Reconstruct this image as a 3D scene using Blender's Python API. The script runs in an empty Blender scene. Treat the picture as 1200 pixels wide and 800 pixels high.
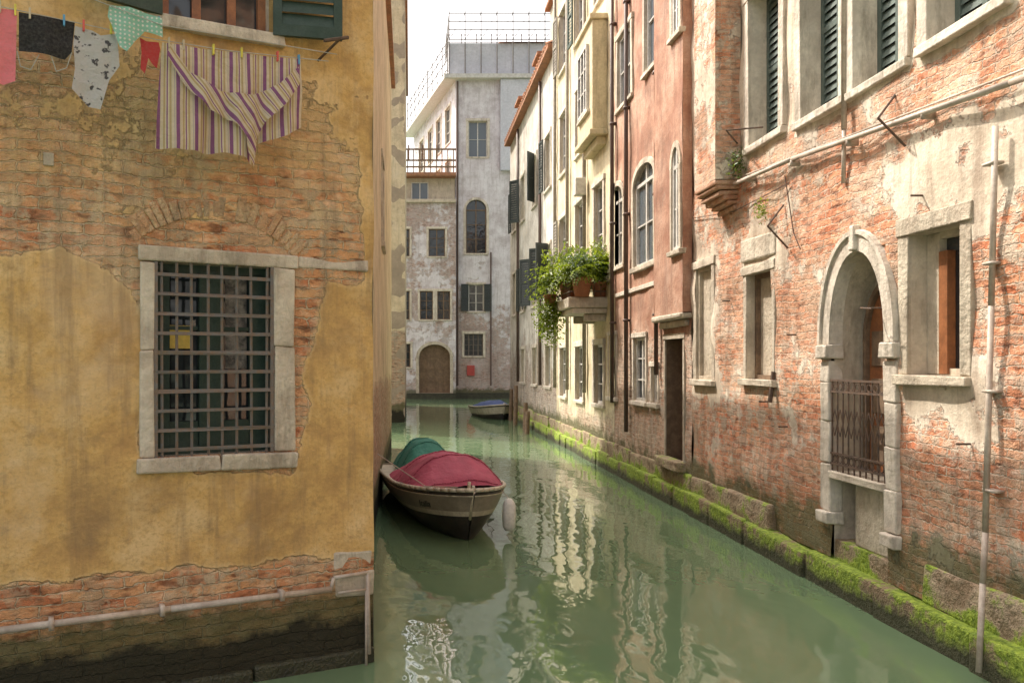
import bpy, bmesh, math, random
from mathutils import Vector, noise, geometry, Matrix
random.seed(7)
sc = bpy.context.scene
CAMH = 2.2; F = 950.0; VX = 480.0; HY = 425.0

# ------------------------------------------------------------------ nodes
class NT:
    def __init__(s, name):
        s.m = bpy.data.materials.new(name); s.m.use_nodes = True
        s.t = s.m.node_tree; s.t.nodes.clear()
        s.out = s.t.nodes.new('ShaderNodeOutputMaterial')
        s.b = s.t.nodes.new('ShaderNodeBsdfPrincipled')
        s.t.links.new(s.b.outputs[0], s.out.inputs[0])
    def link(s, a, b): s.t.links.new(a, b)
    def setv(s, sock, v):
        if isinstance(v, bpy.types.NodeSocket): s.link(v, sock)
        elif isinstance(v, tuple) and len(v) == 3 and sock.type == 'RGBA': sock.default_value = (*v, 1)
        else: sock.default_value = v
    def n(s, typ, ins=None, **props):
        nd = s.t.nodes.new('ShaderNode' + typ)
        for k, v in props.items(): setattr(nd, k, v)
        for k, v in (ins or {}).items(): s.setv(nd.inputs[k], v)
        return nd
    def math(s, op, a, b=0.0, c=0.0):
        nd = s.n('Math', {0: a, 1: b, 2: c}, operation=op); return nd.outputs[0]
    def noise(s, vec, scale, detail=4, rough=.6):
        return s.n('TexNoise', {'Vector': vec, 'Scale': scale, 'Detail': detail, 'Roughness': rough}).outputs[0]
    def vmul(s, vec, v):
        return s.n('VectorMath', {0: vec, 1: v}, operation='MULTIPLY').outputs[0]
    def mr(s, v, a, b, c=0.0, d=1.0):
        return s.n('MapRange', {0: v, 1: a, 2: b, 3: c, 4: d}).outputs[0]
    def mix(s, f, a, b, mode='MIX'):
        nd = s.n('Mix', data_type='RGBA', blend_type=mode)
        s.setv(nd.inputs[0], f); s.setv(nd.inputs[6], a); s.setv(nd.inputs[7], b)
        return nd.outputs[2]
    def ramp(s, f, stops, interp='LINEAR'):
        nd = s.n('ValToRGB'); nd.color_ramp.interpolation = interp
        e = nd.color_ramp.elements
        while len(e) < len(stops): e.new(.5)
        for i, (p, c) in enumerate(stops):
            e[i].position = p; e[i].color = (*c, 1)
        s.link(f, nd.inputs[0]); return nd.outputs[0]
    def bump(s, h, strength=1.0, dist=1.0):
        nd = s.n('Bump', {'Height': h, 'Strength': strength, 'Distance': dist})
        s.link(nd.outputs[0], s.b.inputs['Normal'])
    def attr(s, a): return s.n('Attribute', attribute_name=a).outputs['Fac']

def pmat(name, col, rough=.6, var=.25, scale=6.0, col2=None, bump=.002, metal=0.0, spec=.5, stain=0.0):
    t = NT(name); pos = t.n('TexCoord').outputs['Object']
    f = t.noise(pos, scale, 5, .7)
    c2 = col2 or tuple(c*(1-var) for c in col)
    c = t.mix(t.mr(f, .40, .60), c2, col)
    f2 = t.noise(pos, scale*7, 3)
    c = t.mix(t.mr(f2, .4, .65, 0, .45), c, tuple(x*.65 for x in col))
    if stain:
        f3 = t.noise(t.vmul(pos, (5, 5, 1.1)), 1.0, 5, .75)
        c = t.mix(t.mr(f3, .50, .64, 0, stain), c, (.15, .125, .09))
    t.link(c, t.b.inputs['Base Color'])
    t.link(t.mr(f, .2, .8, rough*.8, min(1, rough*1.2)), t.b.inputs['Roughness'])
    t.b.inputs['Metallic'].default_value = metal
    t.b.inputs['Specular IOR Level'].default_value = spec
    if bump: t.bump(t.math('MULTIPLY', t.math('ADD', f, f2), bump))
    return t.m

def wallmat(name, b1, b2, mort, p1, p2, p3, amp=.35, wash=None, streak=.4, bw=.25, bh=.07, rel=1.0, dirt=(.16,.13,.10), pale=.4, palec=(.70,.60,.48)):
    t = NT(name)
    uv = t.n('UVMap').outputs[0]
    w = t.n('TexNoise', {'Vector': uv, 'Scale': 2.5, 'Detail': 2}).outputs['Color']
    wv = t.n('VectorMath', {0: w, 1: (.5, .5, .5)}, operation='SUBTRACT').outputs[0]
    uvd = t.n('VectorMath', {0: uv, 1: t.vmul(wv, (.08, .08, .08))}, operation='ADD').outputs[0]
    w2 = t.n('TexNoise', {'Vector': uv, 'Scale': 26, 'Detail': 1}).outputs['Color']
    wv2 = t.n('VectorMath', {0: w2, 1: (.5, .5, .5)}, operation='SUBTRACT').outputs[0]
    uvd = t.n('VectorMath', {0: uvd, 1: t.vmul(wv2, (.034, .034, .034))}, operation='ADD').outputs[0]
    bt = t.n('TexBrick', {'Vector': uvd, 'Color1': b1, 'Color2': b2, 'Mortar': mort, 'Scale': 1.0,
             'Mortar Size': .007, 'Mortar Smooth': .6, 'Bias': 0.0, 'Brick Width': bw, 'Row Height': bh})
    col = bt.outputs['Color']; bf = bt.outputs['Fac']
    nb = t.noise(t.vmul(uv, (5, 13, 1)), 1.0, 2, .7)
    dark = tuple(c*.36 for c in b1)
    palb = tuple(min(1, c*1.05+.13) for c in b2)
    brick = t.mix(t.mr(nb, .52, .64, 0, .85), col, dark)
    brick = t.mix(t.mr(nb, .44, .34, 0, .75), brick, palb)
    er = t.noise(uv, 6, 5, .75)
    big = t.noise(uv, .9, 4, .65)
    ers = t.mr(er, .48, .55)
    erm = t.math('MULTIPLY', ers, t.mr(big, .40, .56, .15, .95))
    nf = t.noise(uv, 35, 3, .7)
    brick = t.mix(erm, brick, t.mix(nf, mort, tuple(c*.6 for c in mort)))
    np_ = t.noise(uv, 1.4, 7, .7)
    pl = t.ramp(np_, [(.38, p1), (.5, p2), (.62, p3)])
    pl = t.mix(t.mr(nf, .48, .68, 0, .5), pl, tuple(c*.62 for c in p2))
    pl = t.mix(t.mr(er, .55, .66, 0, .6), pl, tuple(c*.55+.03 for c in p2))
    a = t.attr('pl')
    nm = t.noise(uv, 2.0, 8, .7)
    mm = t.math('ADD', a, t.math('MULTIPLY', t.math('SUBTRACT', nm, .5), amp*2))
    mask = t.mr(mm, .48, .52)
    edge = t.math('MULTIPLY', t.mr(mm, .36, .48), t.mr(mm, .60, .52))
    if wash:
        wf = t.math('MULTIPLY', t.attr('wash'), t.mr(np_, .42, .56, .1, .85))
        brick = t.mix(wf, brick, t.mix(nf, wash, tuple(c*.65 for c in wash)))
    c = t.mix(mask, brick, pl)
    c = t.mix(t.math('MULTIPLY', edge, .4), c, tuple(min(1, x*1.1+.05) for x in p3))
    st2 = t.noise(uv, .6, 5, .72)
    c = t.mix(t.mr(st2, .47, .36, 0, pale), c, palec)
    st = t.noise(t.vmul(uv, (6, .5, 1)), 1.0, 5, .7)
    c = t.mix(t.mr(st, .50, .66, 0, streak), c, dirt)
    c = t.mix(t.mr(st2, .52, .66, 0, streak*.9), c, dirt)
    d = t.attr('damp'); dn = t.math('ADD', d, t.math('MULTIPLY', t.math('SUBTRACT', nm, .5), 1.3))
    c = t.mix(t.mr(dn, .4, .62, 0, .85), c, t.mix(nf, (.13, .14, .055), (.07, .07, .035)))
    c = t.mix(t.mr(dn, .85, 1.05, 0, .95), c, (.03, .028, .018))
    t.link(c, t.b.inputs['Base Color'])
    t.b.inputs['Roughness'].default_value = .9
    t.b.inputs['Specular IOR Level'].default_value = .25
    hb = t.math('MULTIPLY', t.math('SUBTRACT', 1.0, bf), .013*rel)
    hb = t.math('ADD', hb, t.math('MULTIPLY', er, .05*rel))
    hp = t.math('ADD', t.math('MULTIPLY', nf, .004), t.math('MULTIPLY', np_, .03))
    hp = t.math('ADD', hp, .034)
    m1 = t.n('Mix', {0: mask, 2: hb, 3: hp}, data_type='FLOAT').outputs[0]
    t.bump(m1, 1.0)
    return t.m

# ------------------------------------------------------------------ geometry helpers
class Frame:
    def __init__(s, o, u, n):
        s.o = Vector(o); s.u = Vector(u).normalized(); s.n = Vector(n).normalized()
    def P(s, a, z, o=0.0):
        v = s.o + s.u*a + s.n*o; return Vector((v.x, v.y, v.z+z))

class MB:
    def __init__(s): s.v = []; s.f = []; s.mi = []
    def quad(s, a, b, c, d, mi=0):
        i = len(s.v); s.v += [Vector(a), Vector(b), Vector(c), Vector(d)]; s.f.append((i, i+1, i+2, i+3)); s.mi.append(mi)
    def box(s, fr, s0, s1, z0, z1, o0, o1, jit=0.0):
        i = len(s.v)
        for a in (s0, s1):
            for z in (z0, z1):
                for o in (o0, o1):
                    j = [random.uniform(-jit, jit) for _ in range(3)] if jit else (0, 0, 0)
                    s.v.append(fr.P(a+j[0], z+j[1], o+j[2]))
        for f in ((0,1,3,2),(4,6,7,5),(0,4,5,1),(2,3,7,6),(0,2,6,4),(1,5,7,3)):
            s.f.append(tuple(i+k for k in f)); s.mi.append(0)
    def cyl(s, p0, p1, r, seg=8, r1=None):
        p0 = Vector(p0); p1 = Vector(p1); d = (p1-p0)
        if d.length < 1e-6: return
        d.normalize(); x = d.orthogonal().normalized(); y = d.cross(x); r1 = r if r1 is None else r1
        i = len(s.v)
        for k in range(seg):
            a = 2*math.pi*k/seg; w = x*math.cos(a)+y*math.sin(a)
            s.v.append(p0+w*r); s.v.append(p1+w*r1)
        for k in range(seg):
            a = i+2*k; b = i+2*((k+1) % seg); s.f.append((a, b, b+1, a+1)); s.mi.append(0)
        s.f.append(tuple(i+2*k for k in range(seg))[::-1]); s.mi.append(0)
        s.f.append(tuple(i+2*k+1 for k in range(seg))); s.mi.append(0)
    def tube(s, pts, r, seg=8):
        for a, b in zip(pts[:-1], pts[1:]): s.cyl(a, b, r, seg)
    def ring(s, fr, inner, outer, o0, o1):
        n = len(inner)
        for k in range(n-1):
            a, b, c, d = inner[k], inner[k+1], outer[k+1], outer[k]
            s.quad(fr.P(*a, o1), fr.P(*b, o1), fr.P(*c, o1), fr.P(*d, o1))
            s.quad(fr.P(*d, o0), fr.P(*c, o0), fr.P(*c, o1), fr.P(*d, o1))
            s.quad(fr.P(*a, o0), fr.P(*b, o0), fr.P(*b, o1), fr.P(*a, o1))
    def make(s, name, mats, parent=None, bevel=0, smooth=False, uv=None, weld=False):
        me = bpy.data.meshes.new(name); me.from_pydata([tuple(v) for v in s.v], [], s.f)
        if not isinstance(mats, (list, tuple)): mats = [mats]
        for m in mats: me.materials.append(m)
        if len(mats) > 1: me.polygons.foreach_set('material_index', s.mi)
        if smooth: me.polygons.foreach_set('use_smooth', [True]*len(s.f))
        bm = bmesh.new(); bm.from_mesh(me)
        if weld: bmesh.ops.remove_doubles(bm, verts=bm.verts, dist=.0005)
        bmesh.ops.recalc_face_normals(bm, faces=bm.faces); bm.to_mesh(me); bm.free()
        me.update(); ob = bpy.data.objects.new(name, me); sc.collection.objects.link(ob)
        if parent: ob.parent = parent
        if bevel:
            b = ob.modifiers.new('b', 'BEVEL'); b.width = bevel; b.segments = 2; b.limit_method = 'ANGLE'
        return ob

def empty(name):
    e = bpy.data.objects.new(name, None); sc.collection.objects.link(e); return e

class Bld:
    def __init__(s, name): s.e = empty(name); s.parts = {}
    def mb(s, part, mat, bevel=0, smooth=False):
        k = (part, mat.name)
        if k not in s.parts: s.parts[k] = (MB(), mat, bevel, smooth)
        return s.parts[k][0]
    def done(s):
        for (p, _), (m, mat, bv, sm) in s.parts.items():
            if m.v: m.make(p, mat, s.e, bevel=bv, smooth=sm)

def polysd(pt, poly):
    x, y = pt; best = 1e9; inside = False; n = len(poly)
    for i in range(n):
        x1, y1 = poly[i]; x2, y2 = poly[(i+1) % n]
        dx, dy = x2-x1, y2-y1; L = dx*dx+dy*dy or 1e-9
        t = max(0, min(1, ((x-x1)*dx+(y-y1)*dy)/L))
        d = math.hypot(x-x1-t*dx, y-y1-t*dy); best = min(best, d)
        if (y1 > y) != (y2 > y) and x < (x2-x1)*(y-y1)/(y2-y1)+x1: inside = not inside
    return best if inside else -best

def wall(fr, s0, s1, z0, z1, step, openings, mat, parent, attrs, name='wall', o=0.0, uoff=0.0, wob=.006):
    def lines(a, b, edges):
        L = [a, b]+[e for e in edges if a < e < b]
        n = max(1, int((b-a)/step)); reg = [a+(b-a)*i/n for i in range(1, n)]
        L += [r for r in reg if all(abs(r-e) > step*.35 for e in L)]
        return sorted(set(round(v, 5) for v in L))
    S = lines(s0, s1, [v for q in openings for v in q[:2]])
    Z = lines(z0, z1, [v for q in openings for v in q[2:4]])
    V = []; A = {'pl': [], 'wash': [], 'damp': []}; UVv = []
    for z in Z:
        for a in S:
            w = wob*noise.noise(Vector((a*1.7, z*1.7, uoff)))
            V.append(fr.P(a, z, o+w)); UVv.append((a+uoff, z))
            p, wa, d = attrs(a, z); A['pl'].append(p); A['wash'].append(wa); A['damp'].append(d)
    Fc = []; n = len(S)
    flip = fr.u.cross(Vector((0, 0, 1))).dot(fr.n) < 0
    for j in range(len(Z)-1):
        for i in range(n-1):
            cs, cz = (S[i]+S[i+1])/2, (Z[j]+Z[j+1])/2
            if any(q[0] < cs < q[1] and q[2] < cz < q[3] for q in openings): continue
            f = (j*n+i, j*n+i+1, (j+1)*n+i+1, (j+1)*n+i)
            Fc.append(f[::-1] if flip else f)
    me = bpy.data.meshes.new(name); me.from_pydata([tuple(v) for v in V], [], Fc)
    l = me.uv_layers.new(name='UVMap')
    li = [0]*len(me.loops); me.loops.foreach_get('vertex_index', li)
    l.data.foreach_set('uv', [c for k in li for c in UVv[k]])
    for k, vals in A.items():
        at = me.attributes.new(k, 'FLOAT', 'POINT'); at.data.foreach_set('value', vals)
    me.materials.append(mat); me.polygons.foreach_set('use_smooth', [True]*len(Fc)); me.update()
    ob = bpy.data.objects.new(name, me); sc.collection.objects.link(ob); ob.parent = parent
    return ob

def arch_pts(c, a, z, b, n=16, p=1.0):
    return [(c+a*math.cos(math.pi*k/n), z+b*(math.sin(math.pi*k/n)**p)) for k in range(n+1)]

def arch_fill(fr, s0, s1, z, b, mat, parent, attrs, o=0.0, name='arch_spandrel', p=1.0, uoff=0):
    c = (s0+s1)/2; a = (s1-s0)/2; pts = arch_pts(c, a, z, b, 16, p)
    m = MB(); UV = []; AT = {'pl': [], 'wash': [], 'damp': []}
    for k in range(16):
        q = [pts[k], pts[k+1], (pts[k+1][0], z+b), (pts[k][0], z+b)]
        m.quad(*[fr.P(x, y, o) for x, y in q])
        for x, y in q:
            UV.append((x+uoff, y)); r = attrs(x, y); AT['pl'].append(r[0]); AT['wash'].append(r[1]); AT['damp'].append(r[2])
    me = bpy.data.meshes.new(name); me.from_pydata([tuple(v) for v in m.v], [], m.f)
    l = me.uv_layers.new(name='UVMap')
    for p_ in me.polygons:
        for q in p_.loop_indices: l.data[q].uv = UV[me.loops[q].vertex_index]
    for k, vals in AT.items():
        at = me.attributes.new(k, 'FLOAT', 'POINT'); at.data.foreach_set('value', vals)
    me.materials.append(mat)
    ob = bpy.data.objects.new(name, me); sc.collection.objects.link(ob); ob.parent = parent

# ------------------------------------------------------------------ materials
M_stone = pmat('istrian_stone', (.64, .57, .46), .8, scale=3, col2=(.44, .37, .29), bump=.014, stain=.5)
M_stone_w = pmat('white_stone', (.72, .65, .55), .8, scale=2.5, col2=(.53, .46, .38), bump=.012, stain=.5)
M_reveal = pmat('reveal_plaster', (.62, .54, .42), .9, scale=3, col2=(.48, .40, .31), bump=.012, stain=.4)
M_greypl = pmat('grey_plaster', (.58, .51, .40), .9, scale=3, col2=(.40, .33, .25), bump=.016, stain=.5)
M_green = pmat('green_painted_wood', (.022, .048, .034), .6, scale=9, col2=(.032, .06, .045))
M_greypaint = pmat('greygreen_painted_wood', (.10, .135, .12), .6, scale=9, col2=(.07, .095, .085))
M_darkwood = pmat('dark_shutter_wood', (.035, .045, .042), .6, scale=9)
M_palesh = pmat('weathered_shutter_wood', (.30, .27, .22), .7, scale=9, col2=(.2, .17, .14))
M_brown = pmat('brown_wood', (.34, .13, .05), .5, scale=8, col2=(.20, .075, .03))
M_wood = pmat('weathered_wood', (.24, .16, .10), .8, scale=8, col2=(.13, .085, .055))
M_iron = pmat('wrought_iron', (.15, .145, .14), .6, scale=20, col2=(.18, .12, .08), metal=.1)
M_rust = pmat('rusted_iron', (.14, .085, .055), .8, scale=20, col2=(.07, .05, .04))
M_pipe = pmat('pale_pipe', (.56, .48, .40), .55, scale=6, col2=(.38, .30, .24))
M_dpipe = pmat('brown_pipe', (.12, .075, .06), .5, scale=6)
M_roof = pmat('terracotta_tiles', (.42, .19, .10), .85, scale=5, col2=(.24, .12, .07), bump=.01)
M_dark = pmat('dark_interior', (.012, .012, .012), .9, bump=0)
M_winw = pmat('white_window_paint', (.66, .64, .60), .5, scale=9, col2=(.5, .47, .43))
M_body = pmat('rear_masonry', (.40, .32, .24), .9, scale=1.5, col2=(.30, .24, .18))
def glassmat(name, c=(.02, .025, .03), r=.06):
    t = NT(name); pos = t.n('TexCoord').outputs['Object']
    t.b.inputs['Base Color'].default_value = (*c, 1); t.b.inputs['Roughness'].default_value = r
    t.b.inputs['Specular IOR Level'].default_value = .8
    t.bump(t.math('MULTIPLY', t.noise(pos, 2.5, 2), .012)); return t.m
M_glass = glassmat('window_glass')
M_glassb = glassmat('window_glass_pale', (.09, .11, .13), .12)

def algae_mat():
    t = NT('algae_stone'); g = t.n('NewGeometry')
    pos = g.outputs['Position']; nrm = g.outputs['Normal']
    z = t.n('SeparateXYZ', {0: pos}).outputs[2]; nz = t.n('SeparateXYZ', {0: nrm}).outputs[2]
    n1 = t.noise(pos, 2.2, 6, .75); n2 = t.noise(pos, 22, 3, .7)
    st = t.mix(t.mr(n1, .40, .58), (.26, .18, .11), (.52, .41, .29))
    st = t.mix(t.mr(n2, .45, .65, 0, .6), st, (.15, .12, .07))
    gr = t.mix(t.mr(n2, .35, .65), (.12, .19, .015), (.34, .44, .05))
    gf = t.math('ADD', t.math('MULTIPLY', nz, .12), t.math('ADD', t.mr(z, .46, .28, 0, .26), t.math('MULTIPLY', t.math('SUBTRACT', n1, .5), 2.2)))
    c = t.mix(t.mr(gf, .10, .26), st, gr)
    zd = t.math('ADD', z, t.math('MULTIPLY', t.math('SUBTRACT', n1, .5), .35))
    c = t.mix(t.mr(zd, .19, .09), c, (.06, .06, .028))
    t.link(c, t.b.inputs['Base Color']); t.b.inputs['Roughness'].default_value = .8
    t.bump(t.math('ADD', t.math('MULTIPLY', n1, .13), t.math('MULTIPLY', n2, .025)))
    return t.m
M_algae = algae_mat()

W_left = wallmat('ochre_plaster_over_brick', (.50, .18, .085), (.63, .35, .17), (.58, .45, .30),
                 (.44, .27, .11), (.62, .395, .15), (.70, .50, .25), amp=.50, wash=(.62, .42, .19), streak=.50, dirt=(.24, .165, .10), palec=(.72, .57, .38), pale=.40)
W_brickA = wallmat('old_red_brick', (.58, .19, .09), (.70, .35, .20), (.66, .53, .41),
                 (.48, .40, .31), (.68, .58, .46), (.78, .70, .58), amp=1.05, wash=(.68, .51, .37), streak=.46, dirt=(.21, .13, .09), pale=.50, palec=(.76, .60, .46))
W_red = wallmat('red_stucco', (.50, .27, .18), (.62, .42, .31), (.64, .54, .44),
                 (.34, .17, .115), (.44, .25, .175), (.54, .35, .26), amp=.55, wash=(.64, .52, .40), streak=.55, dirt=(.17, .10, .075), pale=.5, palec=(.60, .45, .36))
W_cream = wallmat('cream_stucco', (.50, .29, .20), (.64, .48, .36), (.64, .54, .44),
                 (.56, .47, .32), (.68, .59, .40), (.74, .67, .49), amp=.6, wash=(.64, .56, .42), streak=.5, dirt=(.30, .23, .16))
W_white = wallmat('white_stucco', (.40, .27, .21), (.52, .40, .31), (.54, .48, .42),
                 (.50, .46, .41), (.66, .62, .56), (.74, .71, .66), amp=.8, wash=(.62, .57, .5), streak=.58, dirt=(.22, .18, .15))
W_far = wallmat('faded_lavender_stucco', (.44, .27, .22), (.54, .38, .32), (.56, .50, .46),
                 (.54, .49, .51), (.68, .64, .67), (.76, .73, .76), amp=.8, wash=(.60, .52, .49), streak=.36, pale=.3, palec=(.72, .68, .70), dirt=(.26, .21, .19))
W_side = wallmat('side_plaster', (.46, .26, .16), (.54, .38, .27), (.54, .46, .35),
                 (.50, .41, .28), (.62, .51, .35), (.70, .59, .42), amp=.3, wash=(.56, .45, .31), streak=.35)

# ------------------------------------------------------------------ window builder
def shutter(B, fr, s0, s1, z0, z1, o, mat, th=.035):
    m = B.mb('shutters', mat); w = .06
    m.box(fr, s0, s0+w, z0, z1, o, o+th); m.box(fr, s1-w, s1, z0, z1, o, o+th)
    m.box(fr, s0+w, s1-w, z0, z0+.08, o, o+th); m.box(fr, s0+w, s1-w, z1-.07, z1, o, o+th)
    zm = (z0+z1)/2; m.box(fr, s0+w, s1-w, zm-.03, zm+.03, o, o+th)
    n = int((z1-z0)/.09)
    for k in range(n):
        z = z0+.08+(z1-z0-.15)*k/n
        m.quad(fr.P(s0+w, z, o+th*.9), fr.P(s1-w, z, o+th*.9), fr.P(s1-w, z+.085, o+.006), fr.P(s0+w, z+.085, o+.006))

def swung(fr, s, ang, sgn):
    u = fr.u*math.cos(ang)*sgn + fr.n*math.sin(ang); n = fr.n*math.cos(ang) - fr.u*sgn*math.sin(ang)
    return Frame(fr.P(s, 0, .03), u, n)

def window(B, fr, s0, s1, z0, z1, depth=.2, cols=2, rows=3, fm=None, gm=None, sur=None, sur_w=.12, proud=.04,
           sill=True, rev=None, shut=None, sm=None, arch=0.0, o=0.0, closed=False, ang=.12, blind=None, p=1.0):
    fm = fm or M_winw; gm = gm or M_glass; rev = rev or M_reveal
    H = z1+arch
    r = B.mb('reveals', rev)
    r.quad(fr.P(s0, z0, o), fr.P(s0, z1, o), fr.P(s0, z1, o-depth), fr.P(s0, z0, o-depth))
    r.quad(fr.P(s1, z0, o), fr.P(s1, z1, o), fr.P(s1, z1, o-depth), fr.P(s1, z0, o-depth))
    r.quad(fr.P(s0, z0, o), fr.P(s1, z0, o), fr.P(s1, z0, o-depth), fr.P(s0, z0, o-depth))
    if arch:
        pts = arch_pts((s0+s1)/2, (s1-s0)/2, z1, arch, 16, p)
        for a, b in zip(pts[:-1], pts[1:]): r.quad(fr.P(*a, o), fr.P(*b, o), fr.P(*b, o-depth), fr.P(*a, o-depth))
    else: r.quad(fr.P(s0, z1, o), fr.P(s1, z1, o), fr.P(s1, z1, o-depth), fr.P(s0, z1, o-depth))
    if closed:
        mid = (s0+s1)/2
        shutter(B, fr, s0+.005, mid-.005, z0+.01, H-.01, o-depth, sm or M_green)
        shutter(B, fr, mid+.005, s1-.005, z0+.01, H-.01, o-depth, sm or M_green)
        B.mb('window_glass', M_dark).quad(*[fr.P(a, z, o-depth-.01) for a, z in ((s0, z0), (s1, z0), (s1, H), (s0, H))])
    else:
        d = o-depth
        B.mb('window_glass', gm).quad(*[fr.P(a, z, d+.01) for a, z in ((s0, z0), (s1, z0), (s1, H), (s0, H))])
        m = B.mb('window_frames', fm); t = .055
        m.box(fr, s0, s0+t, z0, H, d, d+.06); m.box(fr, s1-t, s1, z0, H, d, d+.06)
        m.box(fr, s0+t, s1-t, z0, z0+t, d, d+.06)
        if not arch: m.box(fr, s0+t, s1-t, z1-t, z1, d, d+.06)
        else: m.box(fr, s0+t, s1-t, z1-.03, z1+.03, d, d+.055)
        for k in range(1, cols):
            c = s0+(s1-s0)*k/cols; m.box(fr, c-.03, c+.03, z0+t, H-.001, d, d+.05)
        for k in range(1, rows):
            c = z0+(z1-z0)*k/rows; m.box(fr, s0+t, s1-t, c-.013, c+.013, d+.002, d+.045)
    if sur:
        m = B.mb('stone_surrounds', sur, bevel=.008); w = sur_w; o1 = o+proud
        m.box(fr, s0-w, s0, z0, z1, o-.05, o1, .008); m.box(fr, s1, s1+w, z0, z1, o-.05, o1, .008)
        if arch:
            m.ring(fr, arch_pts((s0+s1)/2, (s1-s0)/2, z1, arch, 16, p), arch_pts((s0+s1)/2, (s1-s0)/2+w, z1, arch+w, 16, p), o-.05, o1)
        else: m.box(fr, s0-w-.02, s1+w+.02, z1, z1+w*1.1, o-.05, o1+.012, .008)
    if sill:
        B.mb('window_sills', sur or M_stone, bevel=.01).box(fr, s0-.10-(.03 if sur else 0), s1+.10+(.03 if sur else 0), z0-.08, z0, o-.05, o+.065, .008)
    if shut:
        w = (s1-s0)/2
        for sgn, h in ((-1, s0), (1, s1)):
            if shut != 'both' and ((shut == 'lo') != (sgn < 0)): continue
            a = ang*random.uniform(.7, 1.3)
            f2 = swung(fr, h, a, sgn); f2.o += fr.n*(o+.015+proud)
            shutter(B, f2, .01, w, z0+.02, H, 0, sm or M_green)

def body(B, fr, s0, s1, z0, H, back=8.0, roofm=None, eave=.45):
    m = B.mb('rear_walls', M_body)
    m.box(fr, s0+.002, s1-.002, z0, H-.05, -.7, -back)
    for a in (s0, s1): m.quad(fr.P(a, z0, 0), fr.P(a, H, 0), fr.P(a, H, -.7), fr.P(a, z0, -.7))
    r = B.mb('roof', roofm or M_roof)
    r.box(fr, s0-.02, s1+.02, H, H+.12, eave, -.7)
    r.quad(fr.P(s0, H+.12, eave), fr.P(s1, H+.12, eave), fr.P(s1, H+1.6, -back/2), fr.P(s0, H+1.6, -back/2))
    r.quad(fr.P(s0, H+.12, -back), fr.P(s1, H+.12, -back), fr.P(s1, H+1.6, -back/2), fr.P(s0, H+1.6, -back/2))
    n = int((s1-s0)/.28)
    if n < 60 and eave > .15:
        for k in range(n):
            a = s0+.14+k*.28; r.cyl(fr.P(a, H+.13, eave+.02), fr.P(a, H+1.62, -back/2), .07, 6)

def nz(a, z, s, off=0): return noise.fractal(Vector((a*s, z*s, off)), 1.0, 2.0, 4)

# ================================================================== LEFT BUILDING
ux, uy = -.9005, -.4348
C0 = Vector((-.27, 6.0, 0)); HL = 9.3
FL = Frame(C0, (ux, uy, 0), (-uy, ux, 0))
def L(px, py, o=0.0):
    k = (px-VX)/F; n = FL.n
    s = (k*(C0.y+n.y*o) - C0.x - n.x*o)/(FL.u.x - k*FL.u.y)
    Y = C0.y+FL.u.y*s+n.y*o
    return s, CAMH-(py-HY)*Y/F
def LP(pts): return [L(*p) for p in pts]
B = Bld('ochre_canal_house')
pl1 = LP([(-90,340),(20,302),(75,290),(120,318),(160,338),(172,420),(160,548),(345,556),(352,530),(362,470),(355,440),(383,335),(437,318),(437,640),(380,655),(300,658),(200,668),(100,674),(-90,700)])
pl1 = [(a if a > .02 else -.5, z) for a, z in pl1]; pl1[0] = (7, pl1[0][1]); pl1[-1] = (7, pl1[-1][1])
ztop = L(250, 75)[1]; zcol = L(250, 200)[1]
def attL(a, z):
    d = polysd((a, z), pl1); p = .5+d/.26
    p = max(.12, min(.82, p))
    t = (z-ztop)/.35; p = max(p, max(0, min(.9, .5+t)))
    if zcol-.35 < z < ztop: p = max(p, .43+.16*nz(a, z, 1.6, 3))
    if a < .08 and z > 1: p = max(p, .62)
    wash = max(0, min(1, (z-zcol+.35)/.5))*.9 if z > 1.5 else 0.0
    damp = max(0, min(1.3, (.62-z)/.42+.30)) if z < .9 else 0
    return p, wash, damp
w0s = L(180, 532)[0]; w1s = L(320, 532)[0]; w1z = L(250, 310)[1]; w0z = L(250, 532)[1]
LW = (w1s, w0s, w0z, w1z)
us1 = L(190, 34)[0]; us0 = L(315, 34)[0]
UW = (us0, us1, L(250, 30)[1], L(250, 30)[1]+1.5)
wall(FL, 0, 6.5, -.5, HL, .06, [LW, UW], W_left, B.e, attL, 'front_wall', wob=.03)
body(B, FL, .0, 6.5, -.5, HL, back=5, eave=.1)
window(B, FL, *LW, depth=.16, cols=2, rows=3, fm=M_green, gm=M_glass, rev=M_stone, sill=False)
st = B.mb('window_stone_frame', M_stone, bevel=.012)
s_l, s_r = L(345, 400)[0], L(164, 400)[0]
zt, zb = L(250, 293)[1], L(250, 551)[1]
ji = .009
st.box(FL, s_l, LW[0], LW[2], LW[3]-.55, -.05, .022, ji); st.box(FL, s_l+.005, LW[0], LW[3]-.545, LW[3], -.05, .026, ji)
st.box(FL, LW[1], s_r, LW[2], LW[2]+.7, -.05, .024, ji); st.box(FL, LW[1], s_r-.005, LW[2]+.705, LW[3], -.05, .02, ji)
st.box(FL, s_l-.02, s_r+.01, LW[3]+.003, zt, -.05, .03, ji)
st.box(FL, s_l-.01, (s_l+s_r)/2, zb, LW[2]-.003, -.05, .06, ji); st.box(FL, (s_l+s_r)/2+.005, s_r+.02, zb+.005, LW[2]-.003, -.05, .055, ji)
st.box(FL, L(432,0)[0], s_l-.03, LW[3]-.0, zt-.005, -.05, .018, .012)
g = B.mb('window_grille', M_iron)
W = LW[1]-LW[0]; Hh = LW[3]-LW[2]
nv, nh = 8, 10
for k in range(nv):
    a = LW[0]+W*(k+.5)/nv+random.uniform(-.006, .006)
    g.cyl(FL.P(a, LW[2]-.01, .0), FL.P(a+random.uniform(-.008, .008), LW[3]+.01, .0), .011, 6)
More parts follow.
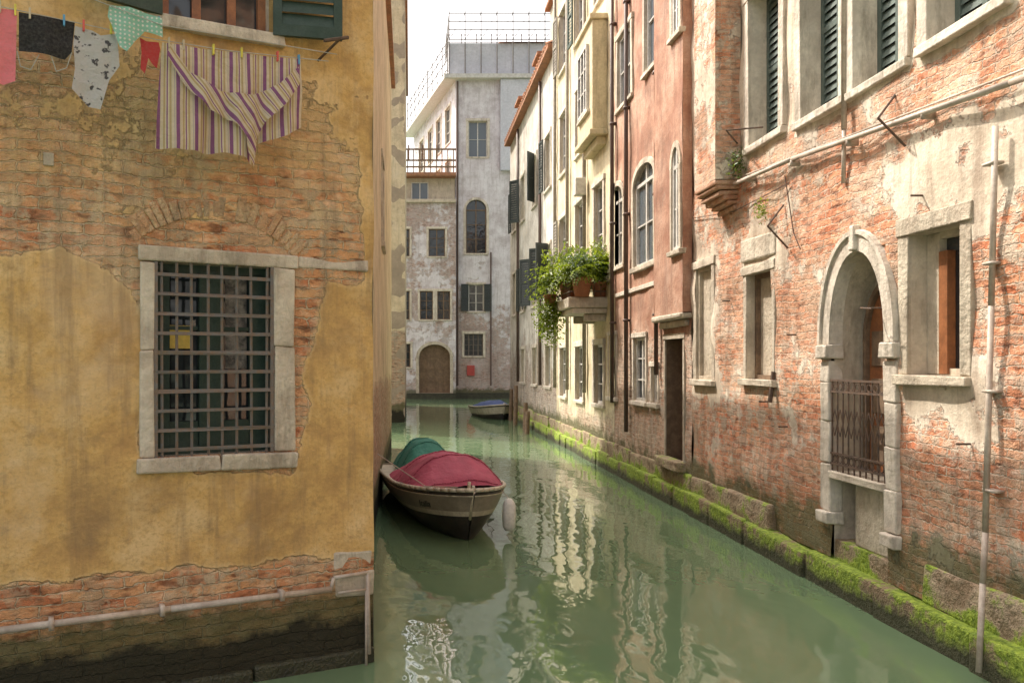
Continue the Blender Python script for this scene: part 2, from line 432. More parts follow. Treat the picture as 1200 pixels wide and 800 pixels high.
for k in range(nh):
    z = LW[2]+Hh*(k+.35)/nh
    g.box(FL, LW[0]-.01, LW[1]+.01, z-.011, z+.011, .004, .018, .004)
for a in (LW[0]+.012, LW[1]-.012): g.box(FL, a-.012, a+.012, LW[2], LW[3], -.02, .02)
a0 = LW[0]+W*.40
ic = B.mb('inner_casement', M_green, bevel=.004)
ic.box(FL, a0, a0+.17, LW[2]+.05, LW[3]-.04, -.15, -.09)
ic.box(FL, LW[0]+.05, LW[0]+.14, LW[2]+.05, LW[3]-.04, -.145, -.10); ic.box(FL, LW[1]-.12, LW[1]-.05, LW[2]+.05, LW[3]-.04, -.145, -.10)
ic.box(FL, LW[0]+.14, a0, LW[2]+.05, LW[2]+.22, -.145, -.11); ic.box(FL, a0+.17, LW[1]-.12, LW[2]+.05, LW[2]+.22, -.145, -.11)
B.mb('net_curtain', pmat('net_curtain', (.30, .27, .24), .9, scale=14, col2=(.06, .06, .06))).box(FL, LW[0]+.15, a0-.02, LW[2]+Hh*.45, LW[3]-.06, -.148, -.146)
M_yel = pmat('yellow_paint', (.70, .50, .10), .5)
ya, yz = L(228, 408); yb, yz2 = L(194, 380)
B.mb('yellow_notice', M_yel).box(FL, ya, yb, yz, yz2, -.125, -.12)
ar = B.mb('relieving_arch_bricks', pmat('arch_brick', (.56, .33, .18), .9, scale=6, col2=(.63, .46, .28), bump=.03, stain=.5), bevel=.009)
cs = (LW[0]+LW[1])/2; R0 = W*.95; zc = L(250, 282)[1]+.02-R0*.82
for k in range(25):
    a = math.radians(90-44+88*k/24)+random.uniform(-.015, .015)
    p0 = Vector((cs+R0*math.cos(a), zc+R0*math.sin(a))); d = Vector((math.cos(a), math.sin(a))); e = Vector((-d.y, d.x))
    l = .16+random.uniform(-.06, .02); w = .025+random.uniform(-.006, .002)
    q = [p0-e*w, p0+e*w, p0+d*l+e*w*1.1, p0+d*l-e*w*1.1]
    if q[0].y < zt+.01: continue
    o1 = .014+random.uniform(-.012, .008); i = len(ar.v)
    for o in (-.02, o1):
        for v in q: ar.v.append(FL.P(v.x+random.uniform(-.005, .005), v.y+random.uniform(-.005, .005), o))
    for f in ((0,1,2,3),(4,5,6,7),(0,1,5,4),(1,2,6,5),(2,3,7,6),(3,0,4,7)): ar.f.append(tuple(i+t for t in f)); ar.mi.append(0)
window(B, FL, *UW, depth=.14, cols=3, rows=2, fm=M_brown, sur=None, sill=True)
f2 = swung(FL, UW[0], .25, -1); shutter(B, f2, .02, .5, UW[2]-.02, UW[3], .01, M_green)
f2 = swung(FL, UW[1], .25, 1); shutter(B, f2, .02, .5, UW[2]-.02, UW[3], .01, M_green)
c = B.mb('conduit_pipe', M_pipe, smooth=True)
p = [L(-300, 775, .05), L(0, 738, .05), L(200, 713, .05), L(388, 690, .05)]
c.tube([FL.P(*q, .05) for q in p], .022, 10)
for px in (60, 190, 330):
    q = L(px, 738-px*.125, .05); c.box(FL, q[0]-.015, q[0]+.015, q[1]-.035, q[1]+.035, 0, .08)
q = L(388, 690, .05); q2 = L(433, 683, .05)
c.tube([FL.P(q[0], q[1], .05), FL.P(q[0]-.02, q[1]+.08, .05), FL.P(q2[0]+.02, q[1]+.09, .06), FL.P(q2[0]+.01, q[1]-.5, .07)], .014, 8)
c.tube([FL.P(q[0]-.05, q[1]-.03, .06), FL.P(q2[0]+.03, q[1]-.03, .06), FL.P(q2[0]+.03, q[1]-.6, .06)], .01, 8)
cb = B.mb('corner_stones', M_stone, bevel=.02)
a1, _ = L(388, 0)
cb.box(FL, .0, a1, L(400, 668)[1], L(400, 645)[1], -.2, .022, .014)
cb.box(FL, .0, a1-.03, L(400, 700)[1], L(400, 670)[1], -.2, .018, .014)
M_slime = pmat('slimy_dark_stone', (.05, .05, .025), .5, scale=6, col2=(.02, .02, .012), bump=.02)
b2 = B.mb('plinth_stones', M_slime, bevel=.02)
a = 0
while a < 6:
    l = random.uniform(.5, .9); b2.box(FL, a+.004, a+l-.004, -.5, .10+random.uniform(-.02, .02), -.1, .03, .008); a += l
d1 = Vector((-.47, 10.5, 0))-C0
FS = Frame(C0, d1, (d1.y, -d1.x, 0)); l1 = d1.length
def attS(a, z):
    return max(0, min(1, .5+(z-1.9)/.8+.2*nz(a, z, 1))), .3, max(0, min(1.3, (.8-z)/.5))
wall(FS, 0, l1, -.5, HL, .15, [], W_side, B.e, attS, 'side_wall')
FS2 = Frame((-.47, 10.5, 0), (0, 1, 0), (1, 0, 0))
wall(FS2, 0, 10.5, -.5, HL, .15, [(3, 3.8, 4.2, 5.6)], W_side, B.e, attS, 'side_wall_rear')
window(B, FS2, 3, 3.8, 4.2, 5.6, sur=M_stone, shut=None, sm=M_green, proud=.02)
body(B, FS2, 0, 10.5, -.5, HL, back=6, eave=.1)
brk = B.mb('line_bracket', M_rust)
q = L(372, 72, .0); brk.tube([FL.P(q[0], q[1], 0), FL.P(q[0]-.02, q[1]+.02, .42)], .010, 6)
brk.tube([FL.P(q[0]-.08, q[1]+.04, .40), FL.P(q[0]+.10, q[1]-.02, .42)], .012, 6)
q = L(57, 187); B.mb('drain_vent', M_greypl, bevel=.004).box(FL, q[0]-.03, q[0]+.03, q[1]-.04, q[1]+.04, -.01, .015)
B.done()

# laundry -----------------------------------------------------------
OFF = .36
def garment(name, outline, mat, off=OFF, fold=.02, freq=9.0, parent=None, skew=0.0, res=.022):
    pts = [L(px, py, off) for px, py in outline]
    n = len(pts); dense = []
    for i in range(n):
        a = Vector(pts[i]); b = Vector(pts[(i+1) % n]); k = max(1, int((b-a).length/res))
        for j in range(k): dense.append(a.lerp(b, j/k))
    xs = [p.x for p in dense]; ys = [p.y for p in dense]; vv = list(dense)
    x = min(xs)
    pl = [tuple(p) for p in dense]
    while x < max(xs):
        y = min(ys)
        while y < max(ys):
            if polysd((x, y), pl) > res*.5: vv.append(Vector((x, y)))
            y += res
        x += res
    m = len(dense)
    r = geometry.delaunay_2d_cdt(vv, [(i, (i+1) % m) for i in range(m)], [list(range(m))], 1, 1e-5)
    zt_ = max(ys); H = zt_-min(ys); V = []
    for p in r[0]:
        t = (zt_-p.y)/max(H, .01)
        o = fold*(.15+t)*math.sin(p.x*freq*2+1.3*math.sin(p.y*3+p.x*2)+skew*p.y) + fold*.6*t*math.sin(p.x*freq*4.7+2*p.y) \
            + .012*noise.noise(Vector((p.x*9, p.y*9, off*10)))
        V.append(FL.P(p.x, p.y, off+o))
    me = bpy.data.meshes.new(name); me.from_pydata([tuple(v) for v in V], [], [tuple(f) for f in r[2]])
    l = me.uv_layers.new(name='UVMap')
    for lo in me.loops: l.data[lo.index].uv = r[0][lo.vertex_index]
    me.materials.append(mat); me.polygons.foreach_set('use_smooth', [True]*len(me.polygons))
    ob = bpy.data.objects.new(name, me); sc.collection.objects.link(ob)
    if parent: ob.parent = parent
    return ob
def clothmat(name, col, pattern=None, col2=(.1, .1, .1)):
    t = NT(name); uv = t.n('UVMap').outputs[0]; c = col
    fine = t.noise(uv, 60, 3)
    if pattern in ('stripes', 'stripes2'):
        vec = uv
        if pattern == 'stripes2': vec = t.n('Mapping', {0: uv, 'Rotation': (0, 0, math.radians(38))}).outputs[0]
        x = t.n('SeparateXYZ', {0: vec}).outputs[0]
        fr_ = t.math('FRACT', t.math('MULTIPLY', x, 9.0))
        P_ = (.24, .09, .22); Cc = (.64, .55, .41); Y_ = (.48, .36, .18); G_ = (.42, .36, .36)
        c = t.ramp(fr_, [(0, Cc), (.16, P_), (.36, Cc), (.42, G_), (.46, Cc), (.6, Y_), (.70, Cc), (.78, P_), (.84, Cc), (.90, Y_)], 'CONSTANT')
    elif pattern == 'dots':
        v = t.n('TexVoronoi', {'Vector': uv, 'Scale': 38.0, 'Randomness': .15}).outputs['Distance']
        c = t.mix(t.mr(v, .22, .28, 1, 0), col, col2)
    elif pattern == 'print':
        v = t.noise(uv, 14, 3, .6); c = t.mix(t.mr(v, .56, .6), col, col2)
    c = t.mix(t.mr(fine, .4, .7, 0, .15), c, (.3, .28, .26))
    t.setv(t.b.inputs['Base Color'], c); t.b.inputs['Roughness'].default_value = .9
    tr = t.n('BsdfTranslucent'); t.setv(tr.inputs[0], c)
    mx = t.n('MixShader', {0: .25}); t.link(t.b.outputs[0], mx.inputs[1]); t.link(tr.outputs[0], mx.inputs[2]); t.link(mx.outputs[0], t.out.inputs[0])
    t.bump(t.math('MULTIPLY', t.noise(uv, 12, 4), .025))
    return t.m
M_str = clothmat('striped_cotton', (0, 0, 0), 'stripes'); M_str2 = clothmat('striped_cotton_swag', (0, 0, 0), 'stripes2')
sheet = empty('striped_bed_sheet')
garment('sheet_back', [(190,50),(230,56),(290,63),(352,70),(354,110),(355,148),(335,160),(300,168),(297,193),(288,186),(268,180),(232,178),(183,172),(186,110)], M_str, OFF, .035, 9, sheet)
garment('sheet_front_swag', [(200,52),(222,84),(258,106),(296,112),(328,98),(350,78),(352,98),(335,122),(312,142),(303,160),(299,196),(292,182),(288,160),(274,142),(245,128),(216,98),(196,64)], M_str2, OFF+.06, .035, 12, sheet)
garment('pink_towel', [(-20,8),(20,12),(18,95),(4,99),(-22,90)], clothmat('pink_cotton', (.78, .22, .26)), OFF, .015)
garment('black_top', [(22,14),(50,20),(88,26),(84,62),(76,70),(58,66),(40,62),(22,60)], clothmat('black_cotton', (.018, .018, .02)), OFF, .012)
garment('printed_tee_shirt', [(88,30),(108,36),(118,42),(137,40),(140,78),(128,94),(118,128),(104,124),(84,104),(88,80),(86,52)], clothmat('printed_jersey', (.52, .52, .53), 'print', (.07, .07, .08)), OFF, .016)
garment('mint_dotted_cloth', [(128,6),(150,8),(190,22),(191,44),(170,36),(160,46),(148,62),(140,56),(132,34),(126,20)], clothmat('mint_dots', (.28, .56, .45), 'dots', (.75, .75, .7)), OFF+.05, .02)
garment('red_briefs', [(164,44),(172,48),(186,50),(188,58),(184,80),(178,74),(174,68),(170,86),(165,80),(166,60)], clothmat('red_lace', (.50, .05, .05)), OFF, .01)
m = MB()
def lp(px, py, o=OFF): q = L(px, py, o); return FL.P(q[0], q[1], o)
m.tube([lp(-200,-22), lp(0,8), lp(90,27), lp(180,46), lp(270,60), lp(385,72)], .003, 5)
m.tube([lp(-200,-60,OFF+.06), lp(100,-4,OFF+.06), lp(190,30,OFF+.06), lp(300,48,OFF+.06), lp(395,64,OFF+.06)], .003, 5)
m.tube([lp(20,60,OFF), lp(24,78), lp(36,82), lp(46,64)], .003, 5); m.tube([lp(60,66,OFF), lp(66,84), lp(78,80), lp(84,62)], .003, 5)
m.make('clothes_line', pmat('line_cord', (.45, .43, .38), .7))
for k, (px, py) in enumerate([(0,8),(18,12),(35,16),(75,24),(98,30),(130,34),(198,50),(215,53),(250,58),(283,62),(325,66),(350,70),(158,20),(186,26)]):
    m = MB(); q = L(px, py, OFF)
    m.box(FL, q[0]-.006, q[0]+.006, q[1]-.035, q[1]+.03, OFF-.014, OFF-.003); m.box(FL, q[0]-.006, q[0]+.006, q[1]-.035, q[1]+.03, OFF+.004, OFF+.014)
    m.make('clothes_peg', pmat('peg_plastic%d' % k, random.choice([(.7,.6,.08),(.1,.35,.6),(.65,.1,.08),(.6,.5,.35)]), .4, bump=0), bevel=.002)

# ================================================================== SECOND LEFT HOUSE
B = Bld('grey_plaster_house')
FB = Frame((-.17, 30, 0), (-1, 0, 0), (0, -1, 0))
attB = lambda a, z: (max(0, min(.95, .5+(z-3.4)/.4)), .2, max(0, min(1.3, (1.0-z)/.6)))
wall(FB, 0, 6, -.5, 16, .2, [], W_side, B.e, attB, 'front_wall')
FB2 = Frame((-.17, 30, 0), (0, 1, 0), (1, 0, 0))
wall(FB2, 0, 12, -.5, 16, .25, [], W_side, B.e, attB, 'canal_wall')
body(B, FB2, 0, 12, -.5, 16, back=6, eave=.1)
B.done()

# ================================================================== RIGHT SIDE
XR = 4.15
FR = Frame((XR, 0, 0), (0, 1, 0), (-1, 0, 0))
def RY(px): return XR*F/(px-VX)
B = Bld('red_brick_house')
door = (7.04, 7.96, .25, 2.43, .80)
wins = {'w1': (6.11, 6.74, 2.1, 3.26), 'w2': (9.28, 9.98, 2.0, 3.28), 'w3': (11.1, 11.72, 1.96, 3.55),
        'u4': (9.06, 9.85, 4.82, 6.6), 'u5': (7.78, 8.55, 4.74, 6.6), 'u6': (6.82, 7.52, 4.73, 6.6), 'u7': (5.7, 6.45, 4.75, 6.6), 'u8': (3.9, 4.8, 4.75, 6.6), 'w0': (3.6, 4.3, 2.1, 3.3)}
plA = [[(8.6,4.8),(10.2,4.6),(12,5.0),(12,9),(2,9),(2,6.2),(8.0,6.2)],
       [(5.9,3.35),(6.85,3.4),(7.0,3.9),(6.5,4.05),(5.2,4.0),(4.2,4.1),(4.2,3.5)],
       [(10.8,1.7),(12,1.7),(12,4.2),(11.0,3.7)], [(9.0,3.2),(10.2,3.3),(10.1,3.8),(9.1,3.7)],
       [(5.9,1.7),(6.9,1.8),(6.85,2.2),(6.0,2.2)],[(2,.4),(5.2,.6),(5.4,1.4),(4.4,2.4),(2,2.2)]]
def attA(a, z):
    p = 0
    for q in plA: p = max(p, .52+polysd((a, z), q)/.9)
    p = min(p, .70)+.08*nz(a, z, .9, 7)
    for q in wins.values():
        if z > 4.2:
            dd = max(q[0]-.17-a, a-q[1]-.17, q[2]-.12-z, z-q[3]-.3)
            if dd < 0: p = max(p, .85)
    p = max(p, .28+.24*nz(a, z, .8, 1))
    wash = max(0, min(1, .36+.9*nz(a, z, .6, 12)))
    damp = max(0, min(.66, (1.15-z)/.8)) if z < 1.3 else 0
    return max(0, min(1, p)), wash, damp
ops = list(wins.values())+[(door[0], door[1], .25, door[3]+door[4])]
wall(FR, -2, 11.9, .3, 9, .07, ops, W_brickA, B.e, attA, 'canal_wall', wob=.045)
arch_fill(FR, door[0], door[1], door[3], door[4], W_brickA, B.e, attA, p=.9)
body(B, FR, -2, 11.9, -.5, 9)
window(B, FR, *wins['w1'], depth=.22, cols=1, rows=1, fm=M_reveal, gm=M_glass, sur=M_greypl, sur_w=.13, proud=.015, rev=M_reveal)
B.mb('blocked_panel', M_reveal).box(FR, 6.58, 6.735, 2.11, 3.25, -.21, -.15)
B.mb('casement', M_brown, bevel=.004).box(FR, 6.47, 6.575, 2.11, 3.1, -.21, -.14)
window(B, FR, *wins['w0'], depth=.22, cols=1, rows=2, fm=M_brown, sur=M_greypl, sur_w=.14, proud=.03)
window(B, FR, *wins['w2'], depth=.16, cols=1, rows=1, fm=M_wood, gm=M_greypl, sur=M_stone, sur_w=.09, proud=.015)
B.mb('stone_lintels', M_stone, bevel=.02).box(FR, 9.15, 10.08, 3.42, 3.70, -.05, .03, .02)
window(B, FR, *wins['w3'], depth=.08, cols=1, rows=1, fm=M_greypl, gm=M_greypl, sur=M_stone, sur_w=.1, proud=.02)
for k in ('u4', 'u5', 'u6', 'u7', 'u8'):
    window(B, FR, *wins[k], depth=.22, sur=M_stone_w, sur_w=.13, proud=.04, closed=True, sm=M_greypaint, rev=M_stone_w)
dr = B.mb('door_surround', M_stone_w, bevel=.014)
dw = .17
for a0, a1 in ((door[0]-dw, door[0]), (door[1], door[1]+dw)):
    z = .62
    dr.box(FR, a0-.03, a1+.005, z, z+.12, -.1, .08, .01); z += .123
    while z < 2.2:
        h = min(random.uniform(.35, .5), 2.22-z); dr.box(FR, a0, a1, z, z+h-.003, -.1, .035, .01); z += h
    dr.box(FR, a0-.035, a1+.01, 2.24, 2.38, -.1, .08, .008)
c_ = (door[0]+door[1])/2; a_ = (door[1]-door[0])/2
dr.ring(FR, arch_pts(c_, a_, 2.383, .85, 20, .9), arch_pts(c_, a_+.14, 2.383, 1.0, 20, .9), -.1, .035)
dr.ring(FR, arch_pts(c_, a_+.14, 2.383, 1.003, 20, .9), arch_pts(c_, a_+.18, 2.383, 1.045, 20, .9), -.1, .06)
dr.box(FR, c_-.045, c_+.045, 3.24, 3.47, .0, .075, .008)
rv = B.mb('door_reveal', M_reveal)
D = -.36
for a in (door[0], door[1]): rv.quad(FR.P(a, .25, -.02), FR.P(a, 2.45, -.02), FR.P(a, 2.45, D), FR.P(a, .25, D))
ap = arch_pts(c_, a_, 2.41, .82, 20, .9)
for p0, p1 in zip(ap[:-1], ap[1:]): rv.quad(FR.P(*p0, -.02), FR.P(*p1, -.02), FR.P(*p1, D), FR.P(*p0, D))
rv.quad(FR.P(door[0], 1.1, D), FR.P(door[1], 1.1, D), FR.P(door[1], 3.3, D), FR.P(door[0], 3.3, D))
B.mb('threshold_slab', M_stone, bevel=.01).box(FR, door[0]+.002, door[1]-.002, 1.08, 1.15, D, .05, .004)
B.mb('lower_panel', M_greypl, bevel=.01).box(FR, door[0]+.002, door[1]-.30, .48, 1.078, D, -.06, .0)
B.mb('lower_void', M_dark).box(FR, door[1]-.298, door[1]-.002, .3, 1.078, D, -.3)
B.mb('lower_panel_slab', M_algae, bevel=.01).box(FR, door[0]+.002, door[1]-.002, -.3, .477, D, -.02)
wd = B.mb('wooden_door', M_brown, bevel=.005); dc = c_+.02
wd.box(FR, dc-.34, dc+.34, 1.16, 2.4, D+.005, D+.05)
wd.ring(FR, arch_pts(dc, .001, 2.4, .001), arch_pts(dc, .34, 2.4, .52), D+.005, D+.05)
wd2 = B.mb('door_architrave', M_wood, bevel=.005)
wd2.ring(FR, arch_pts(dc, .345, 2.4, .525), arch_pts(dc, .39, 2.4, .58), D+.004, D+.09)
wd2.box(FR, dc+.345, dc+.39, 1.16, 2.4, D+.004, D+.09)
for k in range(3):
    for q in (-.28, .04): B.mb('door_mouldings', M_wood, bevel=.003).box(FR, dc+q, dc+q+.24, 1.27+.45*k, 1.6+.45*k, D+.05, D+.065)
rl = B.mb('iron_railing', M_rust)
for z in (1.22, 1.32, 1.92, 2.03): rl.box(FR, door[0]+.0, door[1]-.0, z-.01, z+.01, .0, .02)
n = 9
for k in range(n+1):
    a = door[0]+.02+(door[1]-door[0]-.04)*k/n; rl.cyl(FR.P(a, 1.15, .01), FR.P(a, 2.03, .01), .008, 6)
    if k < n:
        am = a+(door[1]-door[0]-.04)/n/2
        for zc_ in (1.97, 1.27):
            pts = [FR.P(am+.035*math.cos(t*math.pi/4), zc_+.035*math.sin(t*math.pi/4), .01) for t in range(9)]; rl.tube(pts, .005, 4)
        zz = 1.62; rl.tube([FR.P(a, zz, .012), FR.P(am, zz+.13, .012), FR.P(am+(am-a), zz, .012), FR.P(am, zz-.13, .012), FR.P(a, zz, .012)], .005, 4)
pp = B.mb('pale_service_pipes', M_pipe, smooth=True)
pp.tube([FR.P(10.1, 4.43, .1), FR.P(8.6, 4.36, .09), FR.P(5.47, 4.09, .09), FR.P(1, 3.75, .09)], .024, 10)
pp.tube([FR.P(10.1, 4.50, .06), FR.P(7, 4.27, .06), FR.P(1, 3.83, .06)], .009, 6)
pp.tube([FR.P(5.66, 3.85, .06), FR.P(5.70, 2.6, .06), FR.P(5.745, 1.0, .07), FR.P(5.70, .65, .12), FR.P(5.64, .05, .19)], .020, 10)
pp.cyl(FR.P(7.65, 9, .05), FR.P(7.65, 4.4, .05), .026, 8); pp.cyl(FR.P(7.65, 4.4, .05), FR.P(7.68, 3.9, .04), .020, 8)
for k in range(8):
    a = 9.7-k*1.1; z = 4.09+(a-5.47)*.0735
    pp.box(FR, a-.012, a+.012, z-.035, z+.035, .0, .11)
for z in (3.6, 2.9, 2.0, 1.3): pp.box(FR, 5.655, 5.76, z-.010, z+.010, 0, .085)
def attC(a, z): return .40+.2*nz(a, z, 1, 4), .5, 0
ca, cb_ = 10.16, 10.9
wall(Frame(FR.P(0, 0, .32), FR.u, FR.n), ca, cb_, 4.5, 10, .1, [], W_brickA, B.e, attC, 'chimney_breast_front', uoff=3)
FC = Frame(FR.P(ca, 0, 0), (-1, 0, 0), (0, -1, 0)); wall(FC, 0, .32, 4.5, 10, .1, [], W_brickA, B.e, attC, 'chimney_breast_side', uoff=5)
FC = Frame(FR.P(cb_, 0, 0), (-1, 0, 0), (0, 1, 0)); wall(FC, 0, .32, 4.5, 10, .1, [], W_brickA, B.e, attC, 'chimney_breast_side_far', uoff=5)
cr = B.mb('chimney_corbel', pmat('corbel_brick', (.50, .26, .16), .9, scale=7, col2=(.58, .40, .28), bump=.015), bevel=.02)
for k in range(6):
    z = 4.5-.06*(k+1); o = .32*math.cos((k+.5)/6.2*math.pi/2); cr.box(FR, ca+.02*k, cb_-.02*k, z, z+.058, -.02, o, .01)
ir = B.mb('iron_stays', M_rust)
for (a, z) in ((9.0, 3.95), (6.9, 4.5)):
    ir.tube([FR.P(a, z, 0), FR.P(a-.1, z-.25, .22), FR.P(a-.15, z-.5, .02)], .010, 6)
ir.tube([FR.P(10.2, 4.95, .02), FR.P(9.6, 4.95, .4), FR.P(9.4, 4.93, .05)], .010, 6)
for a, z in ((8.7, 2.5), (6.0, 1.6), (8.9, 1.5), (10.5, 3.0), (6.55, 3.55), (9.4, 1.75)):
    ir.cyl(FR.P(a, z, 0), FR.P(a, z, .10), .009, 6)
ir.tube([FR.P(9.2, 2.1, .02), FR.P(9.2, 1.75, .06)], .025, 6)
ir.tube([FR.P(7.1, 2.68, .0), FR.P(7.1, 2.68, .2), FR.P(6.9, 2.66, .22)], .007, 6)
cbm = B.mb('cables', M_dpipe)
cbm.tube([FR.P(8.9, 4.25, .03), FR.P(8.7, 3.6, .03), FR.P(8.55, 3.4, .03)], .006, 4)
cbm.tube([FR.P(11.8, 4.3, .03), FR.P(10.3, 4.12, .03), FR.P(8.8, 4.15, .03)], .006, 4)
B.done()

# ---- stone quay / plinth
B = Bld('canal_plinth')
m = B.mb('lower_blocks', M_algae, bevel=.03); m2 = B.mb('upper_blocks', M_algae, bevel=.03)
a = -2
while a < 33.4:
    l = random.uniform(.6, 1.5); h = .30+random.uniform(-.025, .025)
    m.box(FR, a+.004, a+l-.004, -.5, h, -.1, .13+random.uniform(-.02, .02), .018); a += l
a = -2
while a < 33.4:
    l = random.uniform(.6, 1.4)
    if not (a+l > door[0]+.0 and a < door[1]):
        m2.box(FR, a+.004, a+l-.004, .25, .58+random.uniform(-.035, .035), -.1, .045+random.uniform(-.02, .02), .018)
    a += l
B.done()

# ---- B : red stucco
B = Bld('red_stucco_house')
def pxwin(x0, x1, y0, y1, off=0.0):
    X = XR-off; a0, a1 = X*F/(x1-VX), X*F/(x0-VX); c = (x0+x1)/2
    return (a0, a1, CAMH-(y1-HY)*X/(c-VX), CAMH-(y0-HY)*X/(c-VX))
bs0, bs1 = 11.9, 16.4; bay1 = 13.3; bz = 2.95
def attR(a, z):
    p = max(.1, min(.85, .5+(z-2.6)/.9+.2*nz(a, z, 1))); return p, .35+.4*nz(a, z, .8), max(0, min(.6, (1.1-z)/.8))
d_ = pxwin(781, 801, 397, 560); wb1 = pxwin(743, 757, 395, 470); wb2 = pxwin(714, 722, 393, 465); wb3 = pxwin(764, 771, 430, 472)
wu = [pxwin(744, 768, 212, 310), pxwin(717, 731, 236, 312), pxwin(725, 741, 36, 120), pxwin(757, 776, -45, 75)]
wall(FR, bs0, bs1, .3, 13, .12, [d_, wb1, wb2, wb3]+[w if i > 1 else (w[0], w[1], w[2], w[3]+.3) for i, w in enumerate(wu)], W_red, B.e, attR, 'canal_wall', uoff=20, wob=.03)
body(B, FR, bs0, bs1, -.5, 13)
window(B, FR, *d_, depth=.3, cols=1, rows=2, fm=M_wood, gm=M_dark, rev=M_wood, sur=M_stone, sur_w=.08, sill=False, proud=.02)
B.mb('door_ledge', M_algae, bevel=.02).box(FR, d_[0]-.1, d_[1]+.15, .55, .7, -.05, .16)
for w in (wb1, wb2, wb3): window(B, FR, *w, depth=.1, cols=2, rows=3, sur=M_stone_w, sur_w=.08, proud=.02)
for i, w in enumerate(wu):
    if i < 2:
        arch_fill(FR, w[0], w[1], w[3], .3, W_red, B.e, attR, uoff=20)
        window(B, FR, *w, depth=.08, cols=2, rows=2, sur=M_stone, sur_w=.10, proud=.04, arch=.3, gm=M_glassb)
    else: window(B, FR, *w, depth=.08, cols=2, rows=2, sur=M_stone, sur_w=.10, proud=.04, gm=M_glassb)
BO = .14; FRb = Frame(FR.P(0, 0, BO), FR.u, FR.n)
wy = [pxwin(790, 811, 190, 290, BO), pxwin(790, 811, -30, 30, BO)]
wy = [(max(bs0+.12, w[0]), w[1]+.05, w[2], w[3]) for w in wy]
attRb = lambda a, z: (.72, .3, 0)
wall(FRb, bs0, bay1, bz, 13.02, .12, [(wy[0][0], wy[0][1], wy[0][2], wy[0][3]+.3), wy[1]], W_red, B.e, attRb, 'bay_front', uoff=30, wob=.02)
arch_fill(FRb, wy[0][0], wy[0][1], wy[0][3], .3, W_red, B.e, attRb)
for a, n_ in ((bs0, -1), (bay1, 1)):
    wall(Frame(FR.P(a, 0, 0), (-1, 0, 0), (0, n_, 0)), 0, BO, bz, 13, .2, [], W_red, B.e, attRb, 'bay_side')
window(B, FRb, *wy[0], depth=.05, cols=2, rows=2, sur=M_stone, sur_w=.09, arch=.3, gm=M_glassb, proud=.03)
window(B, FRb, *wy[1], depth=.05, cols=2, rows=2, sur=M_stone, sur_w=.09, gm=M_glassb, proud=.03)
m = B.mb('bay_corbel', M_stone, bevel=.03)
m.box(FR, bs0+.002, bay1+.05, bz-.10, bz-.002, -.02, BO+.04, .01); m.box(FR, bs0+.1, bay1-.05, bz-.2, bz-.102, -.02, .08, .01)
dp = B.mb('downpipes', M_dpipe, smooth=True)
dp.cyl(FR.P(RY(738), .9, .07), FR.P(RY(738), 13, .07), .04, 8)
dp.cyl(FR.P(bay1+.12, 2.0, .07), FR.P(bay1+.12, 13, .07), .035, 8)
dp.tube([FR.P(16.3, 1.4, .08), FR.P(16.3, 13, .08)], .04, 8)
for z in (3, 5, 7, 9, 11):
    for a in (RY(738), bay1+.12, 16.3): dp.box(FR, a-.055, a+.055, z-.02, z+.02, 0, .12)
B.mb('string_courses', M_stone_w, bevel=.01).box(FR, bay1+.2, bs1-.2, 3.5, 3.58, -.02, .04)
B.done()

# ---- C : cream
B = Bld('cream_stucco_house')
cs0, cs1 = 16.4, 22.9
def attCm(a, z):
    return max(0, min(1, .60+(z-1.2)/1.6+.2*nz(a, z, .9))), .5, max(0, min(.7, (1.2-z)/.9))
cw = []
for a in (17.3, 19.3, 21.4):
    for (z0, z1) in ((1.3, 2.6), (4.5, 6.1), (7.3, 8.9), (10.1, 11.7)):
        if a == 17.3 and z0 in (7.3,): continue
        cw.append((a, a+.85, z0, z1))
wall(FR, cs0, cs1, .3, 13.6, .15, cw, W_cream, B.e, attCm, 'canal_wall', uoff=40, wob=.03)
body(B, FR, cs0, cs1, -.5, 13.6)
for w in cw:
    sh = None if (w[2] < 2 or w[0] < 18) else random.choice([None, 'hi', 'both'])
    window(B, FR, *w, depth=.12, sur=M_stone_w, sur_w=.11, proud=.04, shut=sh, sm=random.choice([M_palesh, M_green, M_palesh]), ang=.06)
m = B.mb('oriel_bay', pmat('oriel_cream', (.66, .56, .36), .8, scale=3, col2=(.54, .45, .28), stain=.4), bevel=.02)
m.box(FR, 17.0, 18.5, 7.1, 9.4, 0, .32); m.box(FR, 16.95, 18.55, 9.4, 9.52, -.02, .38); m.box(FR, 16.95, 18.55, 6.98, 7.1, -.02, .38)
m.box(FR, 17.1, 18.4, 6.8, 6.98, -.02, .2)
Fo = Frame(FR.P(0, 0, .32), FR.u, FR.n); window(B, Fo, 17.3, 18.2, 7.6, 9.0, depth=-.004, cols=3, rows=3, sill=True)
dp = B.mb('downpipes', M_palesh, smooth=True)
for a in (18.95, 21.0, 22.8): dp.cyl(FR.P(a, 1.5, .07), FR.P(a, 13.5, .07), .045, 8)
B.mb('string_courses', M_stone_w, bevel=.01).box(FR, cs0+.1, cs1, 3.9, 4.02, -.02, .05)
B.mb('cornice', M_stone_w, bevel=.02).box(FR, cs0, cs1, 13.3, 13.55, -.02, .25)
ac = B.mb('air_conditioner', M_winw, bevel=.02); ac.box(FR, 18.8, 19.1, 6.1, 6.5, .05, .3)
B.done()

